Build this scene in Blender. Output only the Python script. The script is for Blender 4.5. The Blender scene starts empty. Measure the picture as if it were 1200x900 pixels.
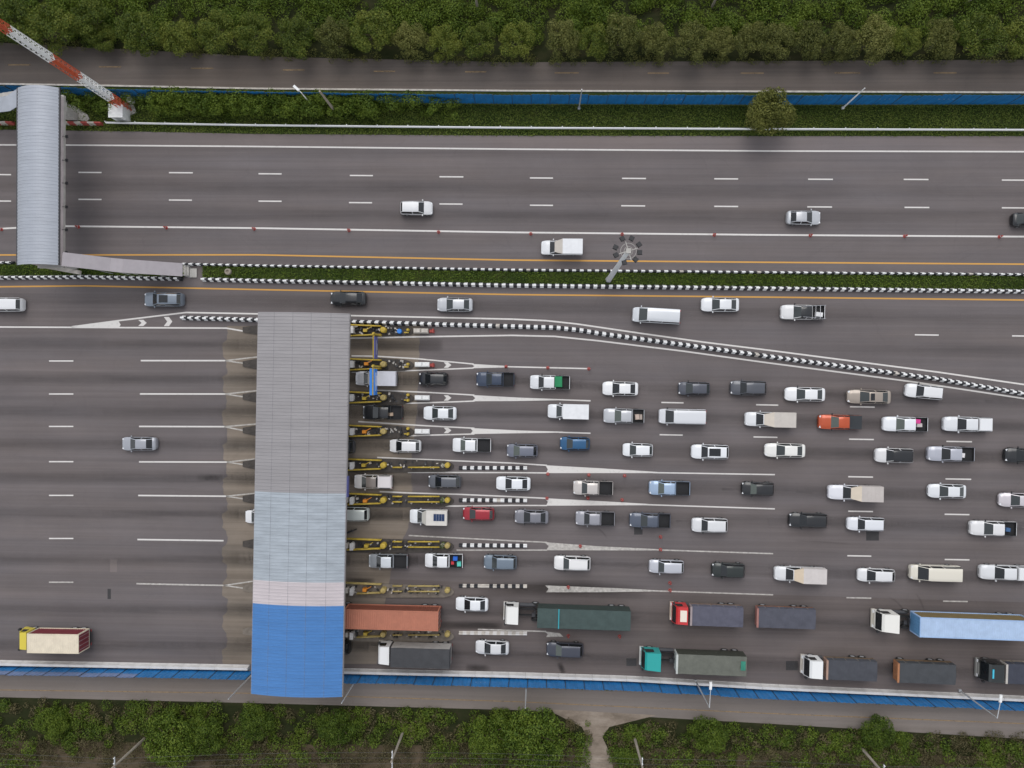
import bpy, math, random
import numpy as np
from mathutils import Vector, Matrix
random.seed(11); RNG = np.random.default_rng(5)
PI = math.pi; rad = math.radians
scene = bpy.context.scene
COL = scene.collection

# ------------------------------------------------------------------ camera
CAM_H = 105.0; FPX = 933.0            # height above the road in metres, focal length in pixels of a 1200 px wide frame
down = Vector((32, 5, -FPX)).normalized()                 # plumb direction seen from the camera
xax = Vector((1, -0.010, 0)); xax = (xax - down * xax.dot(down)).normalized()   # direction of the motorway
zax = -down; yax = zax.cross(xax)
R_cw = Matrix((xax, yax, zax))                            # camera -> world
cam_data = bpy.data.cameras.new('camera'); cam = bpy.data.objects.new('camera', cam_data); COL.objects.link(cam)
cam.matrix_world = Matrix.Translation((0, 0, CAM_H)) @ R_cw.to_4x4()
cam_data.sensor_width = 36.0; cam_data.lens = 36.0 * FPX / 1200.0; cam_data.clip_end = 3000
scene.camera = cam
# ------------------------------------------------------------------ sky, sun, exposure
SUN_EL, SUN_AZ = 60.0, 100.0
w = bpy.data.worlds.new('World'); scene.world = w; w.use_nodes = True
nt = w.node_tree; bg = nt.nodes['Background']
sky = nt.nodes.new('ShaderNodeTexSky'); sky.sky_type = 'NISHITA'; sky.sun_disc = False
sky.sun_elevation = rad(SUN_EL); sky.sun_rotation = rad(90 - SUN_AZ)
hs = nt.nodes.new('ShaderNodeHueSaturation'); hs.inputs['Saturation'].default_value = 0.22
nt.links.new(sky.outputs[0], hs.inputs['Color']); nt.links.new(hs.outputs[0], bg.inputs['Color'])
bg.inputs['Strength'].default_value = 0.125
sd = bpy.data.lights.new('sun', 'SUN'); sd.energy = 0.6; sd.angle = rad(40); sd.color = (1, .97, .93)
so = bpy.data.objects.new('sun', sd); COL.objects.link(so)
sdir = Vector((math.cos(rad(SUN_EL)) * math.cos(rad(SUN_AZ)), math.cos(rad(SUN_EL)) * math.sin(rad(SUN_AZ)), math.sin(rad(SUN_EL))))
so.rotation_euler = sdir.to_track_quat('Z', 'Y').to_euler(); so.location = sdir * 200
scene.view_settings.view_transform = 'Standard'; scene.view_settings.look = 'None'
scene.view_settings.exposure = 0.78; scene.view_settings.gamma = 1.0; scene.view_settings.use_curve_mapping = False

# ------------------------------------------------------------------ survey: photo point -> point of the place at height z
def G(px, py, z=0.0):
    d = R_cw @ Vector(((px - 600) / FPX, -(py - 450) / FPX, -1.0))
    t = (z - CAM_H) / d.z
    return Vector((d.x * t, d.y * t, z))
def interp(pl, x):
    if x <= pl[0][0]: a, b = pl[0], pl[1]
    elif x >= pl[-1][0]: a, b = pl[-2], pl[-1]
    else:
        for a, b in zip(pl, pl[1:]):
            if a[0] <= x <= b[0]: break
    return a[1] + (b[1] - a[1]) * (x - a[0]) / (b[0] - a[0])
def path(pl, x0=None, x1=None, step=40, z=0.0):
    x0 = pl[0][0] if x0 is None else x0; x1 = pl[-1][0] if x1 is None else x1
    xs = sorted(set([x0, x1] + [p[0] for p in pl if x0 < p[0] < x1] + list(range(int(x0), int(x1), step))))
    return [G(x, interp(pl, x), z) for x in xs]
def slope(px, py):
    r = interp([(170, .004), (277, .0075), (341, .011), (460, .02), (560, .022), (650, .03), (700, .033), (780, .042)], py) if False else None
    tabR = [(170, .004), (277, .0075), (341, .011), (460, .02), (560, .022), (650, .03), (700, .033), (800, .042)]
    tabL = [(170, .009), (300, .008), (420, .0), (650, .002), (700, .01), (800, .022)]
    a = interp(tabL, py); b = interp(tabR, py); f = min(1, max(0, (px - 250) / 400))
    return a + (b - a) * f
def head_angle(px, py):
    s = slope(px, py); d = G(px + 20, py + 20 * s) - G(px - 20, py - 20 * s)
    return math.atan2(d.y, d.x)
def mpp(px, py, z=0.7): return (G(px + 1, py, z) - G(px, py, z)).length

# ------------------------------------------------------------------ materials
MATS = {}
def mat(name, col, rough=.6, metal=0.0, coat=0.0, spec=.5, noise=0.0, nscale=3.0, bump=0.0, bscale=30.0, streak=None, trans=0.0):
    if name in MATS: return MATS[name]
    m = bpy.data.materials.new(name); m.use_nodes = True; n = m.node_tree; b = n.nodes['Principled BSDF']
    b.inputs['Base Color'].default_value = (*col, 1); b.inputs['Roughness'].default_value = rough
    b.inputs['Metallic'].default_value = metal; b.inputs['Coat Weight'].default_value = coat
    b.inputs['Specular IOR Level'].default_value = spec
    tc = n.nodes.new('ShaderNodeTexCoord')
    if noise:
        t = n.nodes.new('ShaderNodeTexNoise'); t.inputs['Scale'].default_value = nscale; t.inputs['Detail'].default_value = 6
        t.inputs['Roughness'].default_value = .65
        src = tc.outputs['Object']
        if streak:
            mp = n.nodes.new('ShaderNodeMapping'); mp.inputs['Scale'].default_value = streak
            n.links.new(src, mp.inputs[0]); src = mp.outputs[0]
        n.links.new(src, t.inputs['Vector'])
        r = n.nodes.new('ShaderNodeMapRange'); r.inputs[1].default_value = .25; r.inputs[2].default_value = .75
        r.inputs[3].default_value = 1 - noise; r.inputs[4].default_value = 1 + noise
        n.links.new(t.outputs[0], r.inputs[0])
        x = n.nodes.new('ShaderNodeVectorMath'); x.operation = 'SCALE'; x.inputs[0].default_value = col
        n.links.new(r.outputs[0], x.inputs['Scale']); n.links.new(x.outputs[0], b.inputs['Base Color'])
    if bump:
        t = n.nodes.new('ShaderNodeTexNoise'); t.inputs['Scale'].default_value = bscale; t.inputs['Detail'].default_value = 4
        n.links.new(tc.outputs['Object'], t.inputs['Vector'])
        bp = n.nodes.new('ShaderNodeBump'); bp.inputs['Strength'].default_value = bump; bp.inputs['Distance'].default_value = .05
        n.links.new(t.outputs[0], bp.inputs['Height']); n.links.new(bp.outputs[0], b.inputs['Normal'])
    MATS[name] = m; return m

def asphalt(name, col, amp=.2, tint=(1.06, 1, .93)):
    """aged asphalt: long wear streaks along the carriageway, cloudy patches, fine grit, fine cracks"""
    m = bpy.data.materials.new(name); m.use_nodes = True; n = m.node_tree; L = n.links.new; b = n.nodes['Principled BSDF']
    b.inputs['Roughness'].default_value = .85; b.inputs['Specular IOR Level'].default_value = .3
    tc = n.nodes.new('ShaderNodeTexCoord')
    def noise(scale, sc, det=5, ro=.6):
        mp = n.nodes.new('ShaderNodeMapping'); mp.inputs['Scale'].default_value = sc; L(tc.outputs['Object'], mp.inputs[0])
        t = n.nodes.new('ShaderNodeTexNoise'); t.inputs['Scale'].default_value = scale; t.inputs['Detail'].default_value = det; t.inputs['Roughness'].default_value = ro
        L(mp.outputs[0], t.inputs[0]); return t.outputs[0]
    def rng(v, lo, hi, a=.25, c=.75):
        r = n.nodes.new('ShaderNodeMapRange'); r.inputs[1].default_value = a; r.inputs[2].default_value = c; r.inputs[3].default_value = lo; r.inputs[4].default_value = hi
        L(v, r.inputs[0]); return r.outputs[0]
    def mul(a, c):
        x = n.nodes.new('ShaderNodeMath'); x.operation = 'MULTIPLY'; L(a, x.inputs[0]); L(c, x.inputs[1]); return x.outputs[0]
    s = rng(noise(1.0, (.012, .55, 1), 4), 1 - amp, 1 + amp)
    s2 = rng(noise(1.0, (.035, 2.6, 1), 4), 1 - amp * .6, 1 + amp * .6)
    c = rng(noise(.11, (1, 1, 1), 6, .7), 1 - amp * .6, 1 + amp * .6)
    g = rng(noise(14, (1, 1, 1), 3), .9, 1.1)
    k = mul(mul(s, s2), mul(c, g))
    cr = n.nodes.new('ShaderNodeTexVoronoi'); cr.feature = 'DISTANCE_TO_EDGE'; cr.inputs['Scale'].default_value = .16
    mp = n.nodes.new('ShaderNodeMapping'); mp.inputs['Scale'].default_value = (.6, 1.2, 1); L(tc.outputs['Object'], mp.inputs[0])
    wn = n.nodes.new('ShaderNodeTexNoise'); wn.inputs['Scale'].default_value = .5; wn.inputs['Detail'].default_value = 5; L(mp.outputs[0], wn.inputs[0])
    ad = n.nodes.new('ShaderNodeMixRGB'); ad.blend_type = 'ADD'; ad.inputs[0].default_value = 2.5; L(mp.outputs[0], ad.inputs[1]); L(wn.outputs['Color'], ad.inputs[2]); L(ad.outputs[0], cr.inputs[0])
    k = mul(k, rng(cr.outputs['Distance'], .95, 1.0, 0.0, .010))
    hue = n.nodes.new('ShaderNodeMixRGB'); hue.inputs[1].default_value = (*col, 1)
    hue.inputs[2].default_value = (col[0] * tint[0], col[1] * tint[1], col[2] * tint[2], 1); L(rng(noise(.25, (.15, 1, 1), 4), 0, 1), hue.inputs[0])
    x = n.nodes.new('ShaderNodeVectorMath'); x.operation = 'SCALE'; L(hue.outputs[0], x.inputs[0]); L(k, x.inputs['Scale']); L(x.outputs[0], b.inputs['Base Color'])
    bp = n.nodes.new('ShaderNodeBump'); bp.inputs['Strength'].default_value = .25; bp.inputs['Distance'].default_value = .02; L(noise(25, (1, 1, 1), 3), bp.inputs['Height']); L(bp.outputs[0], b.inputs['Normal'])
    MATS[name] = m; return m

def worn(name, col, cover=.75, nscale=1.5, stretch=(1, 1, 1), soft=.25, rough=.8, usev=False, lo=0.0):
    """thin film on the road (paint, rubber, oil) with worn gaps; usev fades it across its width"""
    m = bpy.data.materials.new(name); m.use_nodes = True; n = m.node_tree; L = n.links.new; b = n.nodes['Principled BSDF']
    b.inputs['Base Color'].default_value = (*col, 1); b.inputs['Roughness'].default_value = rough; b.inputs['Specular IOR Level'].default_value = .3
    tc = n.nodes.new('ShaderNodeTexCoord'); mp = n.nodes.new('ShaderNodeMapping'); mp.inputs['Scale'].default_value = stretch
    L(tc.outputs['Object'], mp.inputs[0])
    t = n.nodes.new('ShaderNodeTexNoise'); t.inputs['Scale'].default_value = nscale; t.inputs['Detail'].default_value = 7; t.inputs['Roughness'].default_value = .7
    L(mp.outputs[0], t.inputs[0])
    r = n.nodes.new('ShaderNodeMapRange'); c = .72 - .5 * cover
    r.inputs[1].default_value = c - soft / 2; r.inputs[2].default_value = c + soft / 2; r.inputs[3].default_value = lo; r.inputs[4].default_value = 1 if not usev else cover
    L(t.outputs[0], r.inputs[0]); a = r.outputs[0]
    if usev:
        uv = n.nodes.new('ShaderNodeUVMap'); uv.uv_map = 'uv'; sp = n.nodes.new('ShaderNodeSeparateXYZ'); L(uv.outputs[0], sp.inputs[0])
        for k, pw in ((1, 1.3), (0, .8)):
            q = n.nodes.new('ShaderNodeMath'); q.operation = 'SUBTRACT'; q.inputs[0].default_value = 1
            ab = n.nodes.new('ShaderNodeMath'); ab.operation = 'POWER'; a2 = n.nodes.new('ShaderNodeMath'); a2.operation = 'ABSOLUTE'
            L(sp.outputs[k], a2.inputs[0]); L(a2.outputs[0], ab.inputs[0]); ab.inputs[1].default_value = 2; L(ab.outputs[0], q.inputs[1])
            pp = n.nodes.new('ShaderNodeMath'); pp.operation = 'POWER'; L(q.outputs[0], pp.inputs[0]); pp.inputs[1].default_value = pw; pp.use_clamp = True
            mm = n.nodes.new('ShaderNodeMath'); mm.operation = 'MULTIPLY'; L(a, mm.inputs[0]); L(pp.outputs[0], mm.inputs[1]); a = mm.outputs[0]
    L(a, b.inputs['Alpha']); MATS[name] = m; return m

def leafmat(name, c0, c1, c2):
    m = bpy.data.materials.new(name); m.use_nodes = True; n = m.node_tree; L = n.links.new; b = n.nodes['Principled BSDF']
    at = n.nodes.new('ShaderNodeAttribute'); at.attribute_name = 'tone'
    oi = n.nodes.new('ShaderNodeObjectInfo'); tc = n.nodes.new('ShaderNodeTexCoord')
    t = n.nodes.new('ShaderNodeTexNoise'); t.inputs['Scale'].default_value = .35; t.inputs['Detail'].default_value = 3; L(tc.outputs['Object'], t.inputs[0])
    a = n.nodes.new('ShaderNodeMath'); a.operation = 'MULTIPLY_ADD'; L(at.outputs['Fac'], a.inputs[0]); a.inputs[1].default_value = .55
    b2 = n.nodes.new('ShaderNodeMath'); b2.operation = 'MULTIPLY_ADD'; L(t.outputs[0], b2.inputs[0]); b2.inputs[1].default_value = .9; b2.inputs[2].default_value = -.2
    L(b2.outputs[0], a.inputs[2])
    a3 = n.nodes.new('ShaderNodeMath'); a3.operation = 'MULTIPLY_ADD'; L(oi.outputs['Random'], a3.inputs[0]); a3.inputs[1].default_value = .3; L(a.outputs[0], a3.inputs[2])
    cr = n.nodes.new('ShaderNodeValToRGB'); e = cr.color_ramp.elements; e[0].position = .1; e[0].color = (*c0, 1); e[1].position = .95; e[1].color = (*c2, 1)
    k = e.new(.5); k.color = (*c1, 1)
    L(a3.outputs[0], cr.inputs[0]); L(cr.outputs[0], b.inputs['Base Color']); b.inputs['Roughness'].default_value = .6; b.inputs['Specular IOR Level'].default_value = .25
    tr = n.nodes.new('ShaderNodeBsdfTranslucent'); L(cr.outputs[0], tr.inputs[0]); mx = n.nodes.new('ShaderNodeMixShader'); mx.inputs[0].default_value = .25
    L(b.outputs[0], mx.inputs[1]); L(tr.outputs[0], mx.inputs[2]); L(mx.outputs[0], n.nodes['Material Output'].inputs[0])
    MATS[name] = m; return m

def groundmat(name, cols, scale=.35):
    m = bpy.data.materials.new(name); m.use_nodes = True; n = m.node_tree; L = n.links.new; b = n.nodes['Principled BSDF']
    tc = n.nodes.new('ShaderNodeTexCoord'); t = n.nodes.new('ShaderNodeTexNoise'); t.inputs['Scale'].default_value = scale; t.inputs['Detail'].default_value = 9; t.inputs['Roughness'].default_value = .75
    mp = n.nodes.new('ShaderNodeMapping'); mp.inputs['Scale'].default_value = (.45, 1, 1); L(tc.outputs['Object'], mp.inputs[0]); L(mp.outputs[0], t.inputs[0])
    cr = n.nodes.new('ShaderNodeValToRGB'); e = cr.color_ramp.elements
    e[0].position = .3; e[0].color = (*cols[0], 1); e[1].position = .7; e[1].color = (*cols[-1], 1)
    for i, c in enumerate(cols[1:-1]):
        k = e.new(.3 + .4 * (i + 1) / (len(cols) - 1)); k.color = (*c, 1)
    L(t.outputs[0], cr.inputs[0]); L(cr.outputs[0], b.inputs['Base Color']); b.inputs['Roughness'].default_value = .95; b.inputs['Specular IOR Level'].default_value = .1
    bp = n.nodes.new('ShaderNodeBump'); bp.inputs['Strength'].default_value = .6; bp.inputs['Distance'].default_value = .1; L(t.outputs[0], bp.inputs['Height']); L(bp.outputs[0], b.inputs['Normal'])
    MATS[name] = m; return m

asphalt('asphalt', (.132, .118, .121), .16)
asphalt('asphalt_shoulder', (.164, .144, .145), .12)
asphalt('asphalt_service', (.190, .168, .155), .12)
asphalt('asphalt_old', (.118, .102, .101), .2); asphalt('asphalt_lane', (.118, .100, .090), .2)
asphalt('pad', (.190, .162, .135), .3)
worn('white_paint', (.64, .615, .585), .92, 2.2, soft=.4, lo=.5); worn('white_faded', (.56, .53, .49), .66, 2.4, soft=.55, lo=.2)
worn('yellow_paint', (.58, .31, .08), .95, 2.0, soft=.3, lo=.6); worn('yellow_faded', (.34, .235, .13), .5, 1.2, soft=.5, lo=.25)
worn('rubber', (.045, .040, .039), .30, .9, (.07, .8, 1), .55, usev=True, lo=.08); worn('oil', (.016, .014, .013), .62, .5, (.25, 1, 1), .6, usev=True, lo=.15)
mat('patch', (.045, .043, .044), .9, noise=.15)
mat('red_marker', (.34, .05, .04), .5); mat('concrete', (.42, .40, .37), .85, noise=.2, nscale=1.2)
mat('concrete_white', (.62, .60, .58), .8, noise=.22, nscale=.7, streak=(.5, 2, 1)); mat('kerb_white', (.74, .74, .73), .7, noise=.12, nscale=4)
mat('kerb_black', (.022, .022, .026), .7, noise=.2, nscale=4); mat('kerb_red', (.36, .06, .05), .7, noise=.25, nscale=3)
mat('kerb_dirty', (.50, .46, .41), .8, noise=.35, nscale=2)
mat('blue_sheet', (.013, .145, .37), .5, noise=.3, nscale=.8, streak=(1.2, 1, .5)); mat('blue_faded', (.15, .20, .34), .7, noise=.3, nscale=1)
mat('galvanised', (.55, .56, .57), .4, metal=.5); mat('rail_white', (.72, .72, .72), .5); mat('steel_dark', (.06, .06, .065), .5, metal=.4)
mat('yellow_steel', (.44, .31, .035), .55, noise=.35, nscale=2.5); mat('yellow_old', (.38, .29, .10), .6, noise=.35, nscale=3); mat('orange', (.70, .25, .02), .5)
mat('roof_grey', (.295, .280, .284), .5, metal=.15, noise=.12, nscale=.5, streak=(.25, 1.5, 1)); mat('roof_pale', (.35, .385, .42), .5, metal=.1, noise=.2, nscale=.6, streak=(.6, 2.5, 1))
mat('roof_pink', (.50, .45, .46), .5, noise=.1, nscale=.7, streak=(.4, 2, 1)); mat('roof_blue', (.060, .185, .43), .42, noise=.12, nscale=.5, streak=(.3, 2, 1))
mat('roof_light', (.345, .365, .405), .5, metal=.2, noise=.08, nscale=.5, streak=(1, 3, 1)); mat('roof_lilac', (.34, .31, .325), .55, noise=.1, nscale=.8)
mat('parapet', (.55, .48, .48), .7, noise=.15, nscale=1); mat('tower_red', (.48, .09, .035), .55, noise=.2); mat('tower_white', (.75, .75, .74), .55)
mat('wood', (.30, .26, .21), .8, noise=.2); mat('trunk', (.10, .075, .05), .9, noise=.2); mat('cable', (.10, .10, .10), .6)
mat('tyre', (.018, .018, .019), .85); mat('rim', (.50, .51, .52), .4, metal=.4); mat('underbody', (.015, .015, .016), .8); mat('black_plastic', (.022, .022, .024), .6)
mat('glass', (.012, .014, .016), .06, spec=.6); mat('glass_reflect_grey', (.040, .046, .047), .1, spec=.5); mat('glass_reflect_green', (.085, .10, .088), .12, spec=.5)  # the grey and green glass carry dashboard reflections in their base colour
mat('lamp_clear', (.75, .76, .78), .15); mat('lamp_red', (.40, .015, .015), .2); mat('chrome', (.7, .7, .72), .2, metal=.9)
mat('liner', (.016, .016, .018), .8, noise=.2); mat('sign_blue', (.02, .19, .62), .4); mat('sign_dull', (.07, .08, .26), .5); mat('sign_white', (.80, .82, .84), .5)
mat('island_dark', (.060, .052, .046), .9, noise=.4, nscale=2.5); mat('island_old', (.17, .145, .12), .9, noise=.35, nscale=1.5); worn('seam', (.24, .24, .26), .15, 1.0, soft=.8); mat('cargo_dark', (.03, .035, .04), .8)
def paint(c, rough=.28, coat=.5, metal=0.0, noise=0.0):
    return mat('paint_%.3f_%.3f_%.3f_%.2f' % (*c, rough), c, rough, metal, coat, noise=noise, nscale=1.2).name
def cloth(c, n=.18): return mat('cloth_%.3f_%.3f_%.3f' % c, c, .85, noise=n, nscale=1.1, bump=.3, bscale=3).name
leafmat('leaf_tree', (.020, .036, .006), (.082, .118, .016), (.205, .225, .038))
leafmat('leaf_olive', (.034, .044, .012), (.115, .128, .030), (.235, .232, .066))
leafmat('leaf_scrub', (.018, .036, .006), (.066, .112, .012), (.160, .215, .026))
leafmat('leaf_bright', (.050, .062, .012), (.150, .160, .034), (.270, .260, .070))
leafmat('leaf_lawn', (.024, .048, .007), (.074, .120, .016), (.160, .200, .036))
leafmat('leaf_grass', (.018, .032, .008), (.048, .070, .014), (.110, .115, .030))
leafmat('leaf_dry', (.032, .034, .012), (.085, .078, .032), (.16, .135, .066))
groundmat('soil', [(.014, .020, .007), (.026, .030, .012), (.048, .042, .022)], .5)
groundmat('verge', [(.016, .028, .008), (.036, .052, .014), (.066, .070, .024)], .6)
groundmat('dry', [(.035, .032, .016), (.070, .055, .034), (.110, .084, .055), (.040, .044, .018)], .25)
groundmat('dirt', [(.13, .105, .080), (.24, .195, .155), (.34, .29, .24)], .5)

# ------------------------------------------------------------------ mesh builders
class MB:
    def __init__(s): s.v = []; s.f = []; s.m = []
    def face(s, pts, m=0):
        i = len(s.v); s.v += [tuple(p) for p in pts]; s.f.append(tuple(range(i, i + len(pts)))); s.m.append(m)
    def add(s, vs, fs, m=0):
        i = len(s.v); s.v += [tuple(p) for p in vs]; s.f += [tuple(i + k for k in f) for f in fs]; s.m += [m] * len(fs)
    def box(s, c, d, rz=0.0, m=0, top=None):
        hx, hy, hz = d[0] / 2, d[1] / 2, d[2] / 2; tx, ty = top if top else (1, 1); ca, sa = math.cos(rz), math.sin(rz); vs = []
        for z, kx, ky in ((-hz, 1, 1), (hz, tx, ty)):
            for x, y in ((-hx, -hy), (hx, -hy), (hx, hy), (-hx, hy)):
                x *= kx; y *= ky; vs.append((c[0] + x * ca - y * sa, c[1] + x * sa + y * ca, c[2] + z))
        s.add(vs, [(3, 2, 1, 0), (4, 5, 6, 7), (0, 1, 5, 4), (1, 2, 6, 5), (2, 3, 7, 6), (3, 0, 4, 7)], m); return s
    def bb(s, x0, x1, y0, y1, z0, z1, m=0, top=None): return s.box(((x0 + x1) / 2, (y0 + y1) / 2, (z0 + z1) / 2), (x1 - x0, y1 - y0, z1 - z0), 0, m, top)
    def tube(s, p0, p1, r0, r1=None, n=8, m=0, caps=True):
        p0 = Vector(p0); p1 = Vector(p1); r1 = r0 if r1 is None else r1; d = (p1 - p0).normalized()
        a = d.orthogonal().normalized(); b = d.cross(a); vs = []
        for p, r in ((p0, r0), (p1, r1)):
            for k in range(n):
                t = 2 * PI * k / n; vs.append(p + a * (r * math.cos(t)) + b * (r * math.sin(t)))
        fs = [(k, (k + 1) % n, n + (k + 1) % n, n + k) for k in range(n)]
        if caps: fs += [tuple(range(n))[::-1], tuple(range(n, 2 * n))]
        s.add(vs, fs, m); return s
    def lathe(s, c, prof, n=16, m=0):
        vs = []
        for r, z in prof:
            for k in range(n): t = 2 * PI * k / n; vs.append((c[0] + r * math.cos(t), c[1] + r * math.sin(t), c[2] + z))
        fs = []
        for i in range(len(prof) - 1):
            for k in range(n): fs.append((i * n + k, i * n + (k + 1) % n, (i + 1) * n + (k + 1) % n, (i + 1) * n + k))
        fs += [tuple(range(n))[::-1], tuple(range((len(prof) - 1) * n, len(prof) * n))]
        s.add(vs, fs, m); return s
    def prism(s, poly, z0, z1, m=0):
        n = len(poly); vs = [(p[0], p[1], z0) for p in poly] + [(p[0], p[1], z1) for p in poly]
        a = sum(poly[i][0] * poly[(i + 1) % n][1] - poly[(i + 1) % n][0] * poly[i][1] for i in range(n))
        o = range(n) if a > 0 else range(n)[::-1]; o = list(o)
        fs = [tuple(o)[::-1], tuple(n + k for k in o)] + [(o[k], o[(k + 1) % n], n + o[(k + 1) % n], n + o[k]) for k in range(n)]
        s.add(vs, fs, m); return s
    def build(s, name, mats, parent=None, smooth=False, loc=None, kind=None):
        me = bpy.data.meshes.new(name); me.from_pydata(s.v, [], s.f)
        for q in ([mats] if isinstance(mats, str) else mats): me.materials.append(MATS[q])
        if len(me.materials) > 1: me.polygons.foreach_set('material_index', s.m)
        if smooth: me.shade_smooth()
        me.update()
        o = bpy.data.objects.new(name, me); COL.objects.link(o)
        if parent: o.parent = parent
        if loc is not None: o.location = loc
        if kind: o['kind'] = kind
        return o
def tag(o, label, cat, group=None):
    o['label'] = label; o['category'] = cat
    if group: o['group'] = group
    return o
def empty(name, loc, rz=0.0, label=None, cat=None, group=None):
    o = bpy.data.objects.new(name, None); COL.objects.link(o); o.location = loc; o.rotation_euler = (0, 0, rz); o.empty_display_size = .3
    if label: tag(o, label, cat, group)
    return o
def inst(src, parent=None, loc=(0, 0, 0), rz=0.0, scale=None):
    o = src.copy(); COL.objects.link(o); o.parent = parent; o.location = loc; o.rotation_euler = (0, 0, rz)
    if scale: o.scale = scale
    return o
ORD = ['first', 'second', 'third', 'fourth', 'fifth', 'sixth', 'seventh', 'eighth', 'ninth', 'tenth', 'eleventh', 'twelfth', 'thirteenth', 'fourteenth', 'fifteenth', 'sixteenth', 'seventeenth', 'eighteenth', 'nineteenth', 'twentieth', 'twenty first', 'twenty second', 'twenty third', 'twenty fourth', 'twenty fifth', 'twenty sixth', 'twenty seventh', 'twenty eighth', 'twenty ninth', 'thirtieth']
def ribbon(b, pts, w, z, m=0, w1=None):
    """flat strip of width w along world points"""
    n = len(pts); ps = []
    for i, p in enumerate(pts):
        d = (pts[min(i + 1, n - 1)] - pts[max(i - 1, 0)]); d.z = 0; d.normalize(); nn = Vector((-d.y, d.x, 0))
        ww = w if w1 is None else w + (w1 - w) * i / (n - 1)
        ps.append((p + nn * ww / 2, p - nn * ww / 2))
    for i in range(n - 1):
        a, c = ps[i], ps[i + 1]; b.face([(q.x, q.y, z) for q in (a[1], c[1], c[0], a[0])], m)
def sheet(name, up, lo, z, m, x0=-700, x1=1900, parent=None, kind='structure', step=50):
    xs = sorted(set(list(range(x0, x1 + 1, step)) + [p[0] for p in up + lo if x0 < p[0] < x1])); b = MB()
    for a, c in zip(xs, xs[1:]):
        b.face([(*G(a, interp(lo, a)).xy, z), (*G(c, interp(lo, c)).xy, z), (*G(c, interp(up, c)).xy, z), (*G(a, interp(up, a)).xy, z)])
    o = b.build(name, m, parent)
    if kind: o['kind'] = kind
    return o

# ================================================================== THE SETTING
MED_N = [(0, 308), (120, 307.5), (300, 311.5), (600, 316.5), (900, 319.5), (1200, 322)]
MED_S = [(0, 325.5), (100, 324.5), (215, 327), (300, 329), (600, 334.5), (900, 338), (1200, 341.5)]
ROAD_N = [(0, 152), (150, 154), (300, 157), (600, 159), (900, 159.5), (1200, 159.5)]
BAR_S = [(0, 776), (290, 781.5), (403, 785.5), (600, 790), (740, 794.5), (900, 804), (1200, 818)]
SRV_N_LO = [(0, 99), (130, 101), (300, 104.5), (600, 107), (900, 107.8), (1200, 109)]
SRV_S_LO = [(0, 817), (300, 824), (600, 832), (700, 837), (900, 848), (1200, 866)]
g = MB(); g.bb(-450, 450, -450, 450, -.4, -.03); ground = g.build('ground', 'soil'); ground['kind'] = 'structure'
road = sheet('motorway', ROAD_N, BAR_S, 0.0, 'asphalt')
sheet('service_road', [(0, 50), (300, 66), (600, 73), (1200, 70)], SRV_N_LO, 0.0, 'asphalt_lane')
sheet('service_road', BAR_S, SRV_S_LO, -.006, 'asphalt_service')
sheet('grass_verge', SRV_N_LO, ROAD_N, -.015, 'verge')
sheet('truck_lanes', [(390, 676), (700, 688), (910, 697), (1200, 706)], [(390, 784), (403, 784), (600, 787), (740, 791), (900, 800), (1200, 814)], .003, 'asphalt_old', 390, 1900)
shoulder = sheet('hard_shoulder', ROAD_N, [(0, 171), (300, 171.5), (600, 174.5), (900, 176.5), (1200, 177.5)], .004, 'asphalt_shoulder')
sheet('dry_ground', [(0, 868), (300, 872), (600, 874), (900, 880), (1200, 888)], [(0, 1500), (1200, 1500)], -.02, 'dry')
sheet('grass_field', [(0, -900), (1200, -900)], [(0, -6), (1200, -6)], -.02, 'verge')
p = MB(); pts = [(674, 900), (700, 900), (720, 898), (711, 880), (705, 862), (712, 853), (735, 846), (760, 843), (700, 836), (640, 833), (665, 842), (682, 852), (688, 862), (685, 880)]
p.face([(*G(x, y).xy, -.002) for x, y in [(640, 831), (682, 852), (688, 864), (682, 885), (676, 960), (728, 960), (716, 885), (706, 864), (714, 852), (770, 838)]][::1])
p.build('dirt_path', 'dirt', kind='structure')
# concrete aprons at the toll booths, with a ragged edge where asphalt laps over
def apron(name, left, z=.004):
    b = MB(); ys = list(np.arange(382, 781, 4.0)); pl = []
    for i, y in enumerate(ys):
        jit = random.uniform(-2.0, 2.0)
        if left: x0, x1 = 263 + jit * .6 + (3 if int(y / 20) % 2 else -2), 352
        else:
            e = interp([(382, 492), (480, 489), (520, 484), (560, 482), (585, 483), (600, 482), (620, 478), (650, 462), (700, 452), (790, 440)], y)
            x0, x1 = 352, e + jit * .4
        pl.append((x0, x1, y))
    for a, c in zip(pl, pl[1:]):
        b.face([(*G(c[0], c[2]).xy, z), (*G(c[1], c[2]).xy, z), (*G(a[1], a[2]).xy, z), (*G(a[0], a[2]).xy, z)])
    o = b.build(name, 'pad'); o['kind'] = 'structure'; return o
apron('concrete_apron', True); apron('concrete_apron', False)
# median bed
def median_bed(x0, x1):
    sheet('median_bed', [(x, y - .2) for x, y in MED_N], [(x, y + .2) for x, y in MED_S], .10, 'verge', x0, x1)
median_bed(-700, 222); median_bed(238, 1900)

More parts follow.
